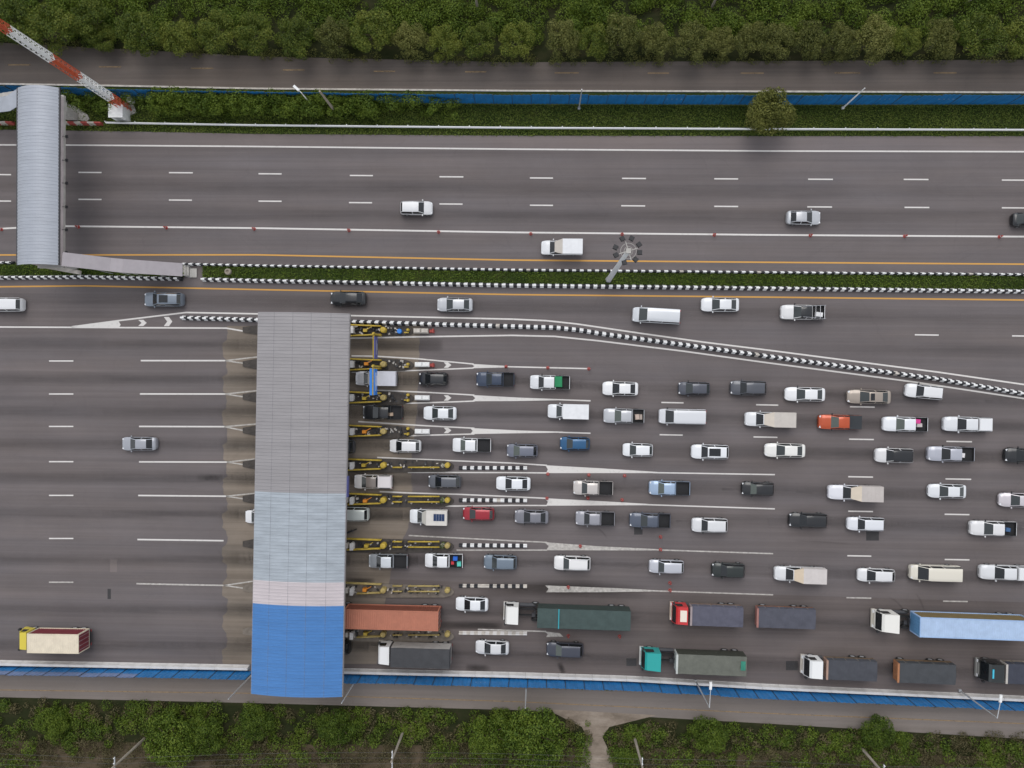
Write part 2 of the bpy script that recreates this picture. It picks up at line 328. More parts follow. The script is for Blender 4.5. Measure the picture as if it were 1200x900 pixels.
# ---- painted markings (parts of the motorway)
def line(pl, w=.16, m='white_paint', x0=None, x1=None, name='edge_line', parent=None, z=.012):
    b = MB(); ribbon(b, path(pl, x0, x1), w, z); return b.build(name, m, parent or road)
def dash(xa, xb, y, m='white_paint', w=.17, parent=None, dy=0.0):
    b = MB(); ribbon(b, [G(xa, y), G(xb, y + dy)], w, .012); return b.build('lane_dash', m, parent or road)
line([(-700, 168), (75, 170), (300, 171.7), (600, 174.8), (900, 177), (1200, 177.8), (1900, 178)], .2, z=.016)
line([(-700, 262), (0, 268), (20, 267), (75, 265), (300, 267.3), (600, 272.3), (900, 275.3), (1200, 277.3), (1900, 280)], .22)
line([(-700, 299), (0, 298.8), (300, 298.6), (600, 304.8), (900, 307.4), (1200, 309.6), (1900, 314)], .2, 'yellow_paint')
line([(-700, 338), (0, 336), (100, 335), (300, 339.3), (600, 345.2), (900, 348.2), (1200, 351.6), (1900, 358)], .2, 'yellow_paint')
for xs, y0 in (([(-13, 13, 204.5), (92, 119, 202), (198, 226, 202.3), (303, 330, 203.6), (410, 437, 205.6), (515, 543, 207.1), (621, 648, 208.5), (729, 757, 209), (837, 865, 209.5), (947, 976, 210), (1059, 1088, 210.2), (1174, 1203, 211)], 0),
               ([(-13, 13, 235.5), (92, 119, 233.6), (198, 225, 234.4), (303, 330, 235.7), (409, 436, 237.4), (515, 542, 239), (621, 648, 240.5), (728, 756, 241.1), (837, 865, 241.8), (946, 975, 242.4), (1060, 1089, 243), (1174, 1203, 243.5)], 0)):
    for a, c, y in xs: dash(a, c, y, dy=.2)
dash(1072, 1100, 392.3, dy=.4); dash(1186, 1215, 393.6, dy=.4)
for row in ([(775, 801, 471.6), (886, 912, 474.3), (996, 1025, 476.6)], [(773, 800, 509.4), (883, 911, 512), (995, 1024, 514.6), (1109, 1139, 517.2)], [(994, 1023, 558.6), (1108, 1138, 561.2)],
            [(994, 1023, 599), (1107, 1136, 602.6)], [(993, 1021, 651.2), (1107, 1136, 655.6)], [(992, 1021, 700.4), (1105, 1134, 704.4)]):
    for a, c, y in row: dash(a, c, y, dy=.5, m='white_faded' if y > 690 else 'white_paint')
for i, y in enumerate((423, 461.7, 499.7, 541, 580.5, 631, 682.2)): dash(57.5, 86, y, m='white_faded' if y > 650 else 'white_paint')
for xa, xb, y, y2 in ((165, 264, 422.6, 422.6), (164, 264, 461.6, 461.7), (163, 263, 499.7, 500), (163, 266, 541.2, 541.5), (162, 265, 580.6, 581.5), (161, 262, 632.2, 633.6), (160, 262, 684, 686)):
    line([(xa, y), (xb, y2)], .2, 'white_faded' if y > 650 else 'white_paint', name='lane_line')
for x, y, u, d in ((264, 422.6, 418, 428.4), (264, 461.7, 457.5, 468), (263, 500, 496.5, 508.3), (266, 541.5, 537.3, 547.2), (265, 581.5, 577.5, 587.2), (263, 686, 680, 692)):
    line([(x, y), (304, u)], .17, 'white_faded', name='lane_line'); line([(x, y), (304, d)], .17, 'white_faded', name='lane_line')
line([(-700, 383), (0, 383.2), (265, 384.5), (303, 391)], .2); line([(84, 383), (140, 375.6), (218, 366.2), (303, 367.8)], .2)
def area(pts, m='white_paint', name='painted_wedge', z=.012):
    b = MB(); b.face([(*G(x, y).xy, z) for x, y in pts]); return b.build(name, m, road)
area([(84, 383), (140, 383), (141.5, 380.5), (139, 376.3)], z=.016)
for x, h in ((162, 3.6), (192, 5.4)):
    y = 378.4 if x < 180 else 376.8
    area([(x, y - h), (x + 6, y - h), (x + 10, y), (x + 6, y + h), (x, y + h), (x + 4, y)], name='painted_arrow')
DIAG_N = [(410, 369.8), (600, 374), (640, 375.8), (675, 379.5), (750, 390.5), (825, 401), (900, 410.3), (1000, 423.3), (1100, 436.2), (1200, 450.6), (1900, 560)]
DIAG_S = [(410, 396.3), (470, 395), (600, 393), (650, 394.2), (700, 399.2), (800, 411.4), (900, 425.2), (1000, 438.2), (1070, 447.5), (1200, 467), (1900, 575)]
DIAG_B = [(214, 372.5), (300, 375), (410, 377.3), (600, 382.6), (650, 384), (680, 387), (700, 390.5), (800, 403.9), (900, 417.7), (1000, 431), (1100, 444.4), (1200, 461.5), (1700, 545)]
line(DIAG_N, .2); line(DIAG_S, .2)
WEDGES = [  # upper line, lower line, solid wedge outline, tail line
    ([(412, 417), (440, 417.4), (490, 420.5), (555, 426.6)], [(412, 436.2), (490, 434), (555, 431.3)], [(552, 426.4), (594, 428.8), (594, 430.6), (552, 431.6), (556, 429)], [(594, 429.7), (690, 432)], 'white_paint'),
    ([(435, 457), (505, 460), (556, 463)], [(412, 474.2), (500, 472), (556, 470)], [(553, 462.9), (610, 466), (660, 467.8), (660, 469), (600, 470), (553, 470.2), (557, 466.5)], [(655, 468.4), (692, 469.7)], 'white_paint'),
    ([(420, 494), (500, 499), (556, 501.8)], [(412, 513), (500, 510), (556, 508.6)], [(551, 501.6), (610, 504.5), (660, 505.8), (660, 507), (600, 507.8), (551, 508.7), (554, 505)], [(655, 506.6), (692, 507.7)], 'white_paint'),
    ([(442, 536), (535, 540), (600, 542.6), (641, 545.3)], [(478, 553.5), (600, 553.8), (641, 554.2)], [(639, 545.2), (700, 548.5), (770, 553), (770, 554.4), (640, 554.4), (642, 550)], [(765, 553.8), (908, 556.2)], 'white_paint'),
    ([(445, 576), (480, 577.7), (536, 579.2), (600, 582), (641, 584)], [(480, 593.2), (535, 593), (600, 592.2), (641, 592.4)], [(638, 583.8), (700, 587), (760, 590.5), (760, 592), (640, 592.6), (642, 588)], [(755, 591.3), (908, 596.3)], 'white_paint'),
    ([(479, 627.5), (540, 630.6), (600, 633.7), (641, 635.5)], [(535, 644.6), (641, 644.6)], [(638, 635.3), (700, 640), (770, 643.4), (770, 645), (640, 644.8), (643, 640)], [(765, 644.2), (906, 648.8)], 'white_faded'),
    (None, None, [(639, 686), (730, 689.5), (772, 691.8), (772, 693), (700, 694), (640, 694), (643, 690)], [(765, 692.3), (906, 697)], 'white_faded'),
    (None, [(560, 737.5), (640, 740)], [(638, 740), (656, 742), (660, 746), (640, 746.5), (642, 743)], None, 'white_faded')]
for u, l, wd, t, m in WEDGES:
    if u: line(u, .17, m, name='gore_line')
    if l: line(l, .17, m, name='gore_line')
    area(wd, m, z=.016)
    if t: line(t, .17, m, name='gore_line')
for x, y in ((520, 427.8), (520, 466.3), (520, 504.4)):
    area([(x, y - 3.2), (x + 5, y - 3.2), (x + 9, y), (x + 5, y + 3.2), (x, y + 3.2), (x + 3, y)], name='painted_arrow')
# service road markings
srvs = [o for o in COL.objects if o.name.startswith('service_road')]
for xa, xb, y in ((9, 36, 76), (116, 142, 78.4), (224, 250, 80.1), (331, 357, 82), (438, 463, 83.6), (545, 570, 84.2), (650, 678, 85.4), (759, 784, 85.7), (868, 895, 85.7), (978, 1008, 85.4), (1094, 1121, 85.4)):
    dash(xa, xb, y, 'yellow_faded', .16, srvs[0])
line([(-300, 801), (0, 808.5), (290, 812.3), (403, 816), (600, 822), (900, 836), (1200, 848), (1600, 865)], .13, 'yellow_faded', parent=srvs[1], z=.008)
b = MB()
pp = path([(-300, 97), (0, 98.6), (130, 100.6), (300, 104), (600, 106.6), (900, 107.4), (1200, 108.6), (1500, 109)])
for a, c in zip(pp, pp[1:]): d = c - a; b.box(((a.x + c.x) / 2, (a.y + c.y) / 2, .04), (d.length, .22, .16), math.atan2(d.y, d.x))
b.build('kerb', 'kerb_dirty', srvs[0])
# rubber and oil bands worn into the lanes
def band(pl, w, m='rubber', x0=None, x1=None, name='tyre_track'):
    pts = path(pl, x0, x1); b = MB(); ribbon(b, pts, w, .008); o = b.build(name, m, road); uvl = o.data.uv_layers.new(name='uv'); n = len(pts) - 1
    for i in range(n):
        for k, (u, v) in enumerate(((i / n * 2 - 1, -1), ((i + 1) / n * 2 - 1, -1), ((i + 1) / n * 2 - 1, 1), (i / n * 2 - 1, 1))): uvl.data[i * 4 + k].uv = (u, v)
    return o
LANES = [[(410, 444), (580, 444), (727, 455), (943, 462), (1260, 472)], [(410, 483), (731, 487), (900, 492), (1060, 497), (1320, 502)], [(410, 522), (747, 527), (830, 529), (1050, 533), (1320, 538)],
         [(410, 564), (695, 571), (888, 573), (1000, 577), (1320, 584)], [(410, 603), (623, 606), (760, 609), (947, 612), (1320, 622)], [(410, 657), (671, 660), (850, 666), (1027, 673), (1320, 680)],
         [(410, 715), (680, 722), (920, 728), (1320, 742)], [(410, 762), (800, 772), (1000, 782), (1320, 798)]]
for l in LANES:
    band([(x, y) for x, y in l], 2.3); band([(x, y) for x, y in l], 1.3, x1=760); band(l, 2.0, x0=900)
for y in (403, 444, 482.5, 521, 560, 602, 655, 715, 756):
    band([(-240, y), (345, y)], 2.2); band([(120, y), (345, y)], 1.2)
for y in (403, 444, 482.5, 521, 560, 602, 655, 715, 756):
    band([(255, y), (305, y + .3), (352, y)], 2.6, 'oil'); band([(352, y + 1), (430, y + 1), (520, y + 2)], 2.2, 'oil')
for y in (222, 252): band([(-300, y - 6), (600, y), (1500, y + 4)], 2.4)
band([(-300, 352), (300, 353), (600, 360), (900, 368), (1500, 385)], 2.4); band([(900, 404), (1500, 420)], 2.2)
band([(560, 690), (690, 690), (760, 694)], 2.5, 'oil', name='oil_stain'); band([(655, 776), (661, 790)], .9, 'oil', name='oil_stain'); band([(545, 782), (575, 784)], 1.2, 'oil', name='oil_stain')
band([(500, 732), (590, 733)], 1.4, 'oil', name='oil_stain'); band([(405, 681), (440, 681)], 1.0, 'oil', name='oil_stain'); band([(230, 560), (262, 560)], 1.2, 'oil', name='oil_stain')
for l in LANES:      # drips and short scuffs
    for _ in range(4):
        x = random.uniform(l[0][0] + 20, min(l[-1][0], 1230)); y = interp(l, x) + random.uniform(-4, 4); k_ = random.uniform(4, 22)
        band([(x, y), (x + k_, y + random.uniform(-1, 1.5))], random.uniform(.25, .6), 'rubber', name='oil_stain')
for x, y, dx, dy in ((1040, 700, 26, 26), (1072, 696, 14, 30), (930, 634, 70, 4), (700, 620, 12, 12)):
    pts = [(x + dx * t / 6, y + dy * (t / 6) ** 1.8) for t in range(7)]
    band(pts, .3, 'rubber', name='skid_mark')
def patch(x, y, wx, wy, m='patch'): area([(x - wx / 2, y - wy / 2), (x + wx / 2, y - wy / 2), (x + wx / 2, y + wy / 2), (x - wx / 2, y + wy / 2)], m, 'asphalt_patch', .007)
patch(1022.5, 628, 15, 11); patch(928, 780, 14, 11); patch(748, 622, 10, 9); patch(740, 776, 12, 9); patch(133, 663, 8, 15, 'asphalt_shoulder'); patch(128, 696, 4, 12)

# ================================================================== BARRIERS, FENCES, RAILS
def jersey(name, pts, label, cat, mats, seg=.5, k=1.0, h=.8, parent=None):
    ds = [0]; 
    for a, c in zip(pts, pts[1:]): ds.append(ds[-1] + (c - a).length)
    n = int(ds[-1] / seg); xs = np.interp(np.arange(n + 1) * seg, ds, [q.x for q in pts]); ys = np.interp(np.arange(n + 1) * seg, ds, [q.y for q in pts])
    prof = [(-.30 * k, 0), (-.30 * k, .1 * h), (-.17 * k, .38 * h), (-.11 * k, h), (.11 * k, h), (.17 * k, .38 * h), (.30 * k, .1 * h), (.30 * k, 0)]
    b = MB(); rows = []
    for i in range(n + 1):
        j0, j1 = max(i - 1, 0), min(i + 1, n); d = Vector((xs[j1] - xs[j0], ys[j1] - ys[j0], 0)).normalized()
        rows.append([(xs[i] - d.y * u, ys[i] + d.x * u, z) for u, z in prof])
    np_ = len(prof)
    for i in range(n):
        m = i % 2 if len(mats) > 1 else 0
        if len(mats) > 2 and m == 0 and random.random() < .04: m = 2
        for q in range(np_ - 1): b.face([rows[i][q + 1], rows[i][q], rows[i + 1][q], rows[i + 1][q + 1]], m)
    b.face(rows[0]); b.face(rows[-1][::-1], (n - 1) % 2 if len(mats) > 1 else 0)
    return tag(b.build(name, mats), label, cat)
KB = ['kerb_white', 'kerb_black', 'kerb_dirty']
jersey('median_barrier', path(MED_N, -260, 19), 'low striped barrier on the upper edge of the median beside the footbridge', 'barrier', KB, k=.62, h=.55)
jersey('median_barrier', path(MED_N, 214, 1460), 'long black and white striped barrier along the upper edge of the planted median', 'barrier', KB, k=.62, h=.55)
jersey('median_barrier', path(MED_S, -260, 219), 'black and white striped barrier on the lower median edge beside the stair roof', 'barrier', KB, k=.9)
jersey('median_barrier', path(MED_S, 238, 1460), 'long black and white striped barrier along the lower edge of the planted median', 'barrier', KB, k=.95)
jersey('lane_barrier', path(DIAG_B, 214, 1560), 'black and white barrier bending diagonally between express lane and toll queue', 'barrier', KB, k=.95)
jersey('striped_barrier', path([(-240, 144), (19, 145)], step=20), 'red and white striped barrier left of the footbridge on the verge', 'barrier', ['kerb_dirty', 'kerb_red'], seg=.9, k=.8)
jersey('striped_barrier', path([(75, 145), (125, 145.6)], step=20), 'short red and white striped barrier just right of the footbridge', 'barrier', ['kerb_dirty', 'kerb_red'], seg=.9, k=.8)
# white concrete wall segments below the toll queue
def seg_points(pl, x0, x1, spacing):
    pts = path(pl, x0, x1, 20); ds = [0]
    for a, c in zip(pts, pts[1:]): ds.append(ds[-1] + (c - a).length)
    n = int(ds[-1] / spacing); t = np.arange(n + 1) * spacing
    xs = np.interp(t, ds, [q.x for q in pts]); ys = np.interp(t, ds, [q.y for q in pts])
    return [Vector((a, c, 0)) for a, c in zip(xs, ys)]
def wall_segments(name, label, x0, x1):
    sp = seg_points(BAR_S, x0, x1, 2.2); e = empty(name, sp[0], 0, label, 'barrier'); o0 = None
    for a, c in zip(sp, sp[1:]):
        d = c - a
        if o0 is None:
            b = MB(); b.bb(.012, 2.188, -.30, .30, 0, .12); b.bb(.012, 2.188, -.26, .26, .12, .85, top=(1, .62)); o = o0 = b.build('wall_segment', 'concrete_white', e)
        else: o = inst(o0, e)
        o.location = a - sp[0]; o.rotation_euler = (0, 0, math.atan2(d.y, d.x))
wall_segments('concrete_barrier', 'white concrete barrier of joined blocks along the bottom edge left of the toll canopy', -120, 294)
wall_segments('concrete_barrier', 'white concrete barrier of joined blocks along the bottom edge right of the toll canopy', 403, 1330)
def blue_fence(label, pl, x0, x1, h, sp, faded=lambda i, n: False, ry=-.06):
    pts = seg_points(pl, x0, x1, sp); e = empty('sheet_fence', pts[0], 0, label, 'fence'); protos = {}
    b = MB(); b.tube((0, 0, 0), (0, 0, h + .08), .045, n=6); post0 = b.build('post', 'steel_dark', e)
    for i, a in enumerate(pts):
        o = post0 if i == 0 else inst(post0, e); o.location = a - pts[0]
    n = len(pts) - 1
    for i in range(n):
        d = pts[i + 1] - pts[i]; key = (i * 7) % 5 if not faded(i, n) else 9
        if key not in protos:
            b = MB(); nn = 8; hh = h - (.0, .04, .02, .07, .03, 0, 0, 0, 0, .0)[key]
            for q in range(nn):   # folded sheet
                xa, xb = .03 + (sp - .06) * q / nn, .03 + (sp - .06) * (q + 1) / nn; ya, yb = (.03, -.03) if q % 2 else (-.03, .03)
                top = hh + random.uniform(-.05, .02)
                b.add([(xa, ya, .1), (xb, yb, .1), (xb, yb, top), (xa, ya, top), (xa, ya + .012, .1), (xb, yb + .012, .1), (xb, yb + .012, top), (xa, ya + .012, top)], [(0, 1, 2, 3), (7, 6, 5, 4), (3, 2, 6, 7), (0, 4, 5, 1)], 0)
                if key == 9:
                    b.face([(xa, ya - .004, h * random.uniform(.45, .8)), (xb, yb - .004, h * random.uniform(.45, .8)), (xb, yb - .004, top), (xa, ya - .004, top)], 1); b.face([(xb, yb + .016, h * .6), (xa, ya + .016, h * .6), (xa, ya + .016, top), (xb, yb + .016, top)], 1)
            protos[key] = b.build('panel', ['blue_sheet', 'blue_faded'], e); o = protos[key]
        else: o = inst(protos[key], e)
        o.location = pts[i] - pts[0]; o.rotation_euler = (random.uniform(-.02, .02), 0, math.atan2(d.y, d.x))
    for z in (.35, h * .55):
        b = MB()
        for a, c in zip(pts, pts[1:]): b.tube(a - pts[0] + Vector((0, ry, z)), c - pts[0] + Vector((0, ry, z)), .025, n=5, caps=False)
        b.build('rail', 'galvanised', e)
    return e
FEN_S = [(x, y + 4.2) for x, y in BAR_S]
blue_fence('blue sheet metal fence behind the white barrier, left of the toll canopy', FEN_S, -120, 318, 3.2, 2.45, lambda i, n: 5 <= i < 14)
blue_fence('blue sheet metal fence behind the white barrier, right of the toll canopy', FEN_S, 403, 1330, 3.2, 2.45)
FEN_N = [(0, 111), (100, 114), (200, 117), (400, 120.2), (600, 122), (900, 123), (1200, 122.6)]
blue_fence('blue sheet metal fence between the upper service road and the grass verge', FEN_N, -120, 1330, 3.5, 2.45, ry=.06)
# white crash rail
gp = seg_points([(127, 145.5), (300, 148.5), (600, 151.5), (900, 153), (1200, 154), (1400, 154)], 127, 1400, 4.05)
e = empty('guardrail', gp[0], 0, 'white steel crash rail on posts along the top edge of the motorway', 'guardrail'); o0 = b0 = None
for a, c in zip(gp, gp[1:]):
    d = c - a; an = math.atan2(d.y, d.x)
    if o0 is None:
        b = MB(); prof = [(0, .45), (-.09, .50), (-.02, .60), (-.02, .66), (-.09, .76), (0, .81), (.03, .81), (.03, .45)]
        for q in range(len(prof) - 1):
            (y0, z0), (y1, z1) = prof[q], prof[q + 1]; b.face([(0, y0, z0), (4.06, y0, z0), (4.06, y1, z1), (0, y1, z1)])
        b.bb(0, 4.06, -.05, .06, .81, .83); o0 = b.build('beam', 'rail_white', e); b = MB(); b.bb(-.05, .05, .04, .16, 0, .86); b.bb(-.055, .055, .035, .17, .86, .88); b0 = b.build('post', 'galvanised', e); o, q = o0, b0
    else: o, q = inst(o0, e), inst(b0, e)
    for k in (o, q): k.location = a - gp[0]; k.rotation_euler = (0, 0, an)

# ================================================================== TOLL CANOPY
HC = 7.4
cT = [G(303, 366, HC), G(409, 367, HC), G(401, 815, HC), G(294, 815, HC)]
cc = sum(cT, Vector()) / 4; vx = ((cT[1] - cT[0]) + (cT[2] - cT[3])) / 2; wid = vx.length; vy = ((cT[0] - cT[3]) + (cT[1] - cT[2])) / 2; dep = vy.length
can_ang = math.atan2(vy.y, vy.x) - PI / 2
canopy = empty('toll_canopy', (cc.x, cc.y, 0), can_ang, 'long arched corrugated toll plaza canopy with grey, pale and blue roof sections', 'canopy')
canopy_ci = Matrix.Rotation(-can_ang, 3, 'Z')
def can_loc(p): return canopy_ci @ (Vector((p.x, p.y, 0)) - Vector((cc.x, cc.y, 0)))
def arch_sheet(name, m, parent, x0, x1, y0, y1, z0, rise, pitch=.42, n=14, ribh=.06, thick=.05):
    """corrugated sheet arched across x, ribs running across"""
    b = MB(); xs = np.linspace(x0, x1, n + 1); ys = []; y = y0
    while y < y1 - 1e-6:
        for dy, dz in ((0, 0), (.62, 0), (.70, ribh), (.92, ribh)):
            yy = y + dy * pitch
            if yy < y1: ys.append((yy, dz))
        y += pitch
    ys.append((y1, 0)); mid = (x0 + x1) / 2; hw = (x1 - x0) / 2
    arc = [z0 + rise * (1 - ((x - mid) / hw) ** 2) for x in xs]; off = len(b.v)
    for yy, dz in ys:
        for x, z in zip(xs, arc): b.v.append((x, yy, z + dz))
    N = n + 1
    for i in range(len(ys) - 1):
        for k in range(n): b.f.append((i * N + k, i * N + k + 1, (i + 1) * N + k + 1, (i + 1) * N + k)); b.m.append(0)
    top = [(x, y0, z) for x, z in zip(xs, arc)]; bot = [(x, y0, z - thick) for x, z in zip(xs, arc)]
    for k in range(n):
        b.face([bot[k], bot[k + 1], top[k + 1], top[k]]); b.face([(xs[k], y1, arc[k]), (xs[k + 1], y1, arc[k + 1]), (xs[k + 1], y1, arc[k + 1] - thick), (xs[k], y1, arc[k] - thick)])
        b.face([(xs[k], y1, arc[k] - thick), (xs[k + 1], y1, arc[k + 1] - thick), (xs[k + 1], y0, arc[k + 1] - thick), (xs[k], y0, arc[k] - thick)])
    return b.build(name, m, parent)
def ypx(py): return can_loc(G(351, py, HC)).y
secs = [(366.5, 577, 'roof_grey'), (577, 681, 'roof_pale'), (681, 708.5, 'roof_pink'), (708.5, 815, 'roof_blue')]
for a, c, m in secs: arch_sheet('roof_sheet', m, canopy, -wid / 2, wid / 2, ypx(c) + .01, ypx(a), HC, .62)
hw, hd = wid / 2, dep / 2
for fx in (-.62, -.2, .2, .62):     # lap seams of the sheets
    b = MB(); x = fx * hw; z = HC + .62 * (1 - fx * fx) + .064
    b.face([(x - .03, -hd, z), (x + .03, -hd, z), (x + .03, hd, z), (x - .03, hd, z)]); b.build('roof_seam', 'seam', canopy)
b = MB()
for sx in (-1, 1): b.bb(sx * hw - .07, sx * hw + .07, -hd, hd, HC - .55, HC - .06)
b.build('fascia', 'roof_grey', canopy)
b = MB()
for k in range(10):
    y = -hd + 2.5 + (dep - 5) * k / 9
    b.bb(-hw + .2, hw - .2, y - .12, y + .12, HC - .5, HC - .08)
b.build('roof_beam', 'galvanised', canopy)
b = MB()
for x, y, wx, wy in ((2.2, -1.8, 1.6, .22), (3.4, -2.6, .8, .9), (-1.5, -6, .7, .12), (1.2, -9, .6, .12)): pass
bl = can_loc(G(406, 570, HC - .6)); b.bb(hw + .08, hw + .16, bl.y - 1.3, bl.y + 1.3, HC - 1.0, HC - .05); b.build('lane_sign', 'sign_dull', canopy)

# ================================================================== TOLL ISLANDS
ISL = [(387, 'short'), (427, 'short'), (465.7, 'short'), (505, 'short'), (544.5, 'long'), (585, 'long'), (638, 'long'), (690, 'old'), (741, 'old')]
isl_words = ['beside the diagonal barrier', 'under the left end of the bright blue sign', 'at the lower end of the bright blue sign', 'fourth from the top',
             'fifth from the top, with one broken upper rail', 'sixth from the top', 'seventh from the top, below the motorcycle', 'worn, above the brick red container', 'lowest, below the brick red container']
def drum(b, c, r=.55, h=1.15, m=0): b.lathe(c, [(r * .9, 0), (r, .06), (r, h * .48), (r * .93, h * .5), (r * .93, h * .54), (r, h * .56), (r, h - .12), (r * .86, h), (r * .5, h + .06)], 14, m)
for i, (yc, kind) in enumerate(ISL):
    s = -.5 if i == 0 else 0
    o = G(352, yc, 0); yaw = head_angle(430, yc); e = empty('toll_island', o, yaw, 'raised toll island with yellow guard rails, ' + isl_words[i], 'toll island', 'toll islands')
    ci = Matrix.Rotation(-yaw, 3, 'Z')
    def LP(px, dy, z=0.0): return ci @ (G(px, yc + dy, z) - Vector((o.x, o.y, 0)))
    xe = LP(532 if kind != 'short' else 485, 0).x; xw = LP(285, 0).x; b = MB(); hw_ = .92 if i else .75
    poly = [(xw, -.35), (xw, .35), (xw + 3, hw_), (LP(450, 0).x, hw_), (xe - 1.2, hw_ * .8), (xe - .3, .45), (xe, .15), (xe, -.15), (xe - .3, -.45), (xe - 1.2, -hw_ * .8), (LP(450, 0).x, -hw_), (xw + 3, -hw_)]
    b.prism(poly, 0, .2); b.build('kerb_base', 'island_old' if kind == 'old' else 'island_dark', e)
    ym = 'yellow_old' if kind == 'old' else 'yellow_steel'
    for sg in (-1, 1):
        b = MB(); a = LP(404, -sg * 6.6, .95); c = LP(446, -sg * 4.9, .95); yy = [a, (a + c) / 2, c]
        if kind == 'old' and sg < 0: a = LP(418, 6.0, .95); yy[0] = a
        b.tube(a, c, .105, n=8); b.tube(a - Vector((0, 0, .45)), c - Vector((0, 0, .45)), .08, n=6)
        for q in (0, .5, 1): u = a.lerp(c, q); b.tube((u.x, u.y, .15), (u.x, u.y, .95), .07, n=6)
        b.build('guard_rail', ym, e, smooth=True)
    b = MB(); d0 = LP(450.5, 0, .2); drum(b, (d0.x, d0.y, .2), .40 if kind != 'old' else .38); b.build('crash_drum', 'yellow_old' if kind == 'old' or i in (1, 2, 3) else 'yellow_steel', e, smooth=False)
    b = MB(); q = LP(415, 0, 0); b.bb(q.x - .18, q.x + .18, q.y - .42, q.y + .42, .2, 1.55); b.bb(q.x - .22, q.x + .22, q.y - .46, q.y + .46, 1.55, 1.62); b.build('payment_cabinet', 'concrete_white', e)
    b = MB(); q = LP(409, -.5, 0); b.bb(q.x - .16, q.x + .16, q.y - .3, q.y + .3, .2, 1.3); b.build('ticket_machine', 'kerb_dirty', e)
    b = MB(); q = LP(429 + random.uniform(-2, 2), random.uniform(-1, 1), 0); b.bb(q.x - .25, q.x + .25, q.y - .2, q.y + .2, .2, 1.05); b.tube((q.x, q.y, .95), (q.x + .9, q.y + .5, 1.0), .05, n=5); b.build('barrier_machine', 'orange' if i % 2 else 'yellow_steel', e)
    if kind in ('long', 'old'):
        for sg in (-1, 1):
            if i == 4 and sg > 0: continue
            for xa, xb in ((460, 471), (478, 515)):
                a = LP(xa, -sg * 3.2, .75); c = LP(xb, -sg * 3.2, .75); b = MB(); b.tube(a, c, .10, n=8)
                for q in (0.05, .5, .95): u = a.lerp(c, q); b.tube((u.x, u.y, .15), (u.x, u.y, .75), .07, n=6)
                b.build('guard_rail', ym, e, smooth=True)
        b = MB(); q = LP(525, 0, 0); drum(b, (q.x, q.y, .2), .36, .9); b.build('end_bollard', 'yellow_old' if i in (6, 7, 8) else 'yellow_steel', e)
    else:
        b = MB(); q = LP(479, 0, 0)
        for dy in ((-.35, .35) if i in (2, 3) else (0,)): b.lathe((q.x, q.y + dy, .2), [(.2, 0), (.2, .75), (.14, .85)], 10)
        b.bb(q.x - .5, q.x + .1, q.y - .42, q.y - .26, .55, .8); b.build('bollard', 'yellow_steel', e)
    b = MB()    # rubble, bins and brackets lying about on the island
    for _ in range(70):
        q = LP(random.uniform(405, 478 if kind == 'short' else 520), random.uniform(-4.8, 4.8), 0); z = random.uniform(.05, .5); b.box((q.x, q.y, .2 + z / 2), (random.uniform(.08, .35), random.uniform(.08, .3), z), random.uniform(0, 3), random.choice((0, 0, 1, 1, 1, 2, 3)))
    b.build('rubble', ['steel_dark', 'black_plastic', 'kerb_dirty', 'concrete'], e)['kind'] = 'stuff'
    # booth under the roof
    q = G(352, yc); bo = empty('toll_booth', (q.x, q.y, .2), yaw, 'glazed toll booth under the canopy on the ' + ORD[i] + ' island from the top', 'toll booth', 'toll booths')
    b = MB(); b.bb(-1.5, 1.5, -.68, .68, 0, 1.0); b.build('base_panel', 'roof_light', bo); b = MB(); b.bb(-1.45, 1.45, -.64, .64, 1.0, 2.1); b.build('window', 'glass', bo)
    b = MB(); b.bb(-1.7, 1.7, -.8, .8, 2.1, 2.3); b.build('roof', 'sign_white', bo)
    for cx in (-2.6, 4.2):
        b = MB(); b.tube((cx, 0, .2), (cx, 0, HC + .1 - .5), .22, n=12); b.build('column', 'galvanised', e)
    if kind != 'short':  # striped kerb beyond the nose
        x1 = 622 if i < 7 else (620 if i == 7 else 622)
        jersey('striped_kerb', path([(538, yc + {4: 3.8, 5: 1.2, 6: .9, 7: -3.6, 8: .6}[i]), (x1, yc + {4: 3.4 + .6, 5: 1.6, 6: 1.6, 7: -2.9, 8: 1.4}[i])], step=20), 'low black and white block kerb leading to the ' + ORD[i] + ' toll island from the top', 'kerb', ['kerb_black', 'kerb_dirty' if i > 6 else 'kerb_white', 'kerb_dirty'] if i < 8 else ['kerb_dirty', 'concrete_white'], k=.85, h=.4)
    else:                # white water-filled block and the red board behind it
        q = G(494 if i == 0 else 495.5, yc + (1 if i == 0 else .3)); yw = yaw
        wb = empty('crash_block', q, yw, 'white plastic crash block ahead of the ' + ORD[i] + ' toll island from the top', 'crash block', 'white crash blocks')
        for sx in (-.5, .5):
            b = MB(); b.box((sx * .98, 0, .35), (.95, .62, .7), 0, 0); b.box((sx * .98, 0, .77), (.9, .5, .14), 0, 0, (.9, .75)); b.build('block', 'kerb_white' if i else 'kerb_dirty', wb)
        if i < 2:
            q = G(506, yc + 1.2); b = MB(); b.box((0, 0, .2), (.75, .5, .4), 0, 0, (.7, .6)); b.box((.25, .05, .5), (.12, .55, .5), 0, 0); tag(b.build('warning_board', 'kerb_red', None, loc=q), 'red warning board behind the crash block of the ' + ORD[i] + ' toll island', 'board', 'red warning boards')
b = MB(); b.lathe((0, 0, 0), [(.30, 0), (.33, .1), (.33, .75), (.28, .85)], 14); tag(b.build('barrel', 'sign_blue', None, loc=G(469, 388.5)), 'small blue barrel on the road beside the first toll island', 'barrel')

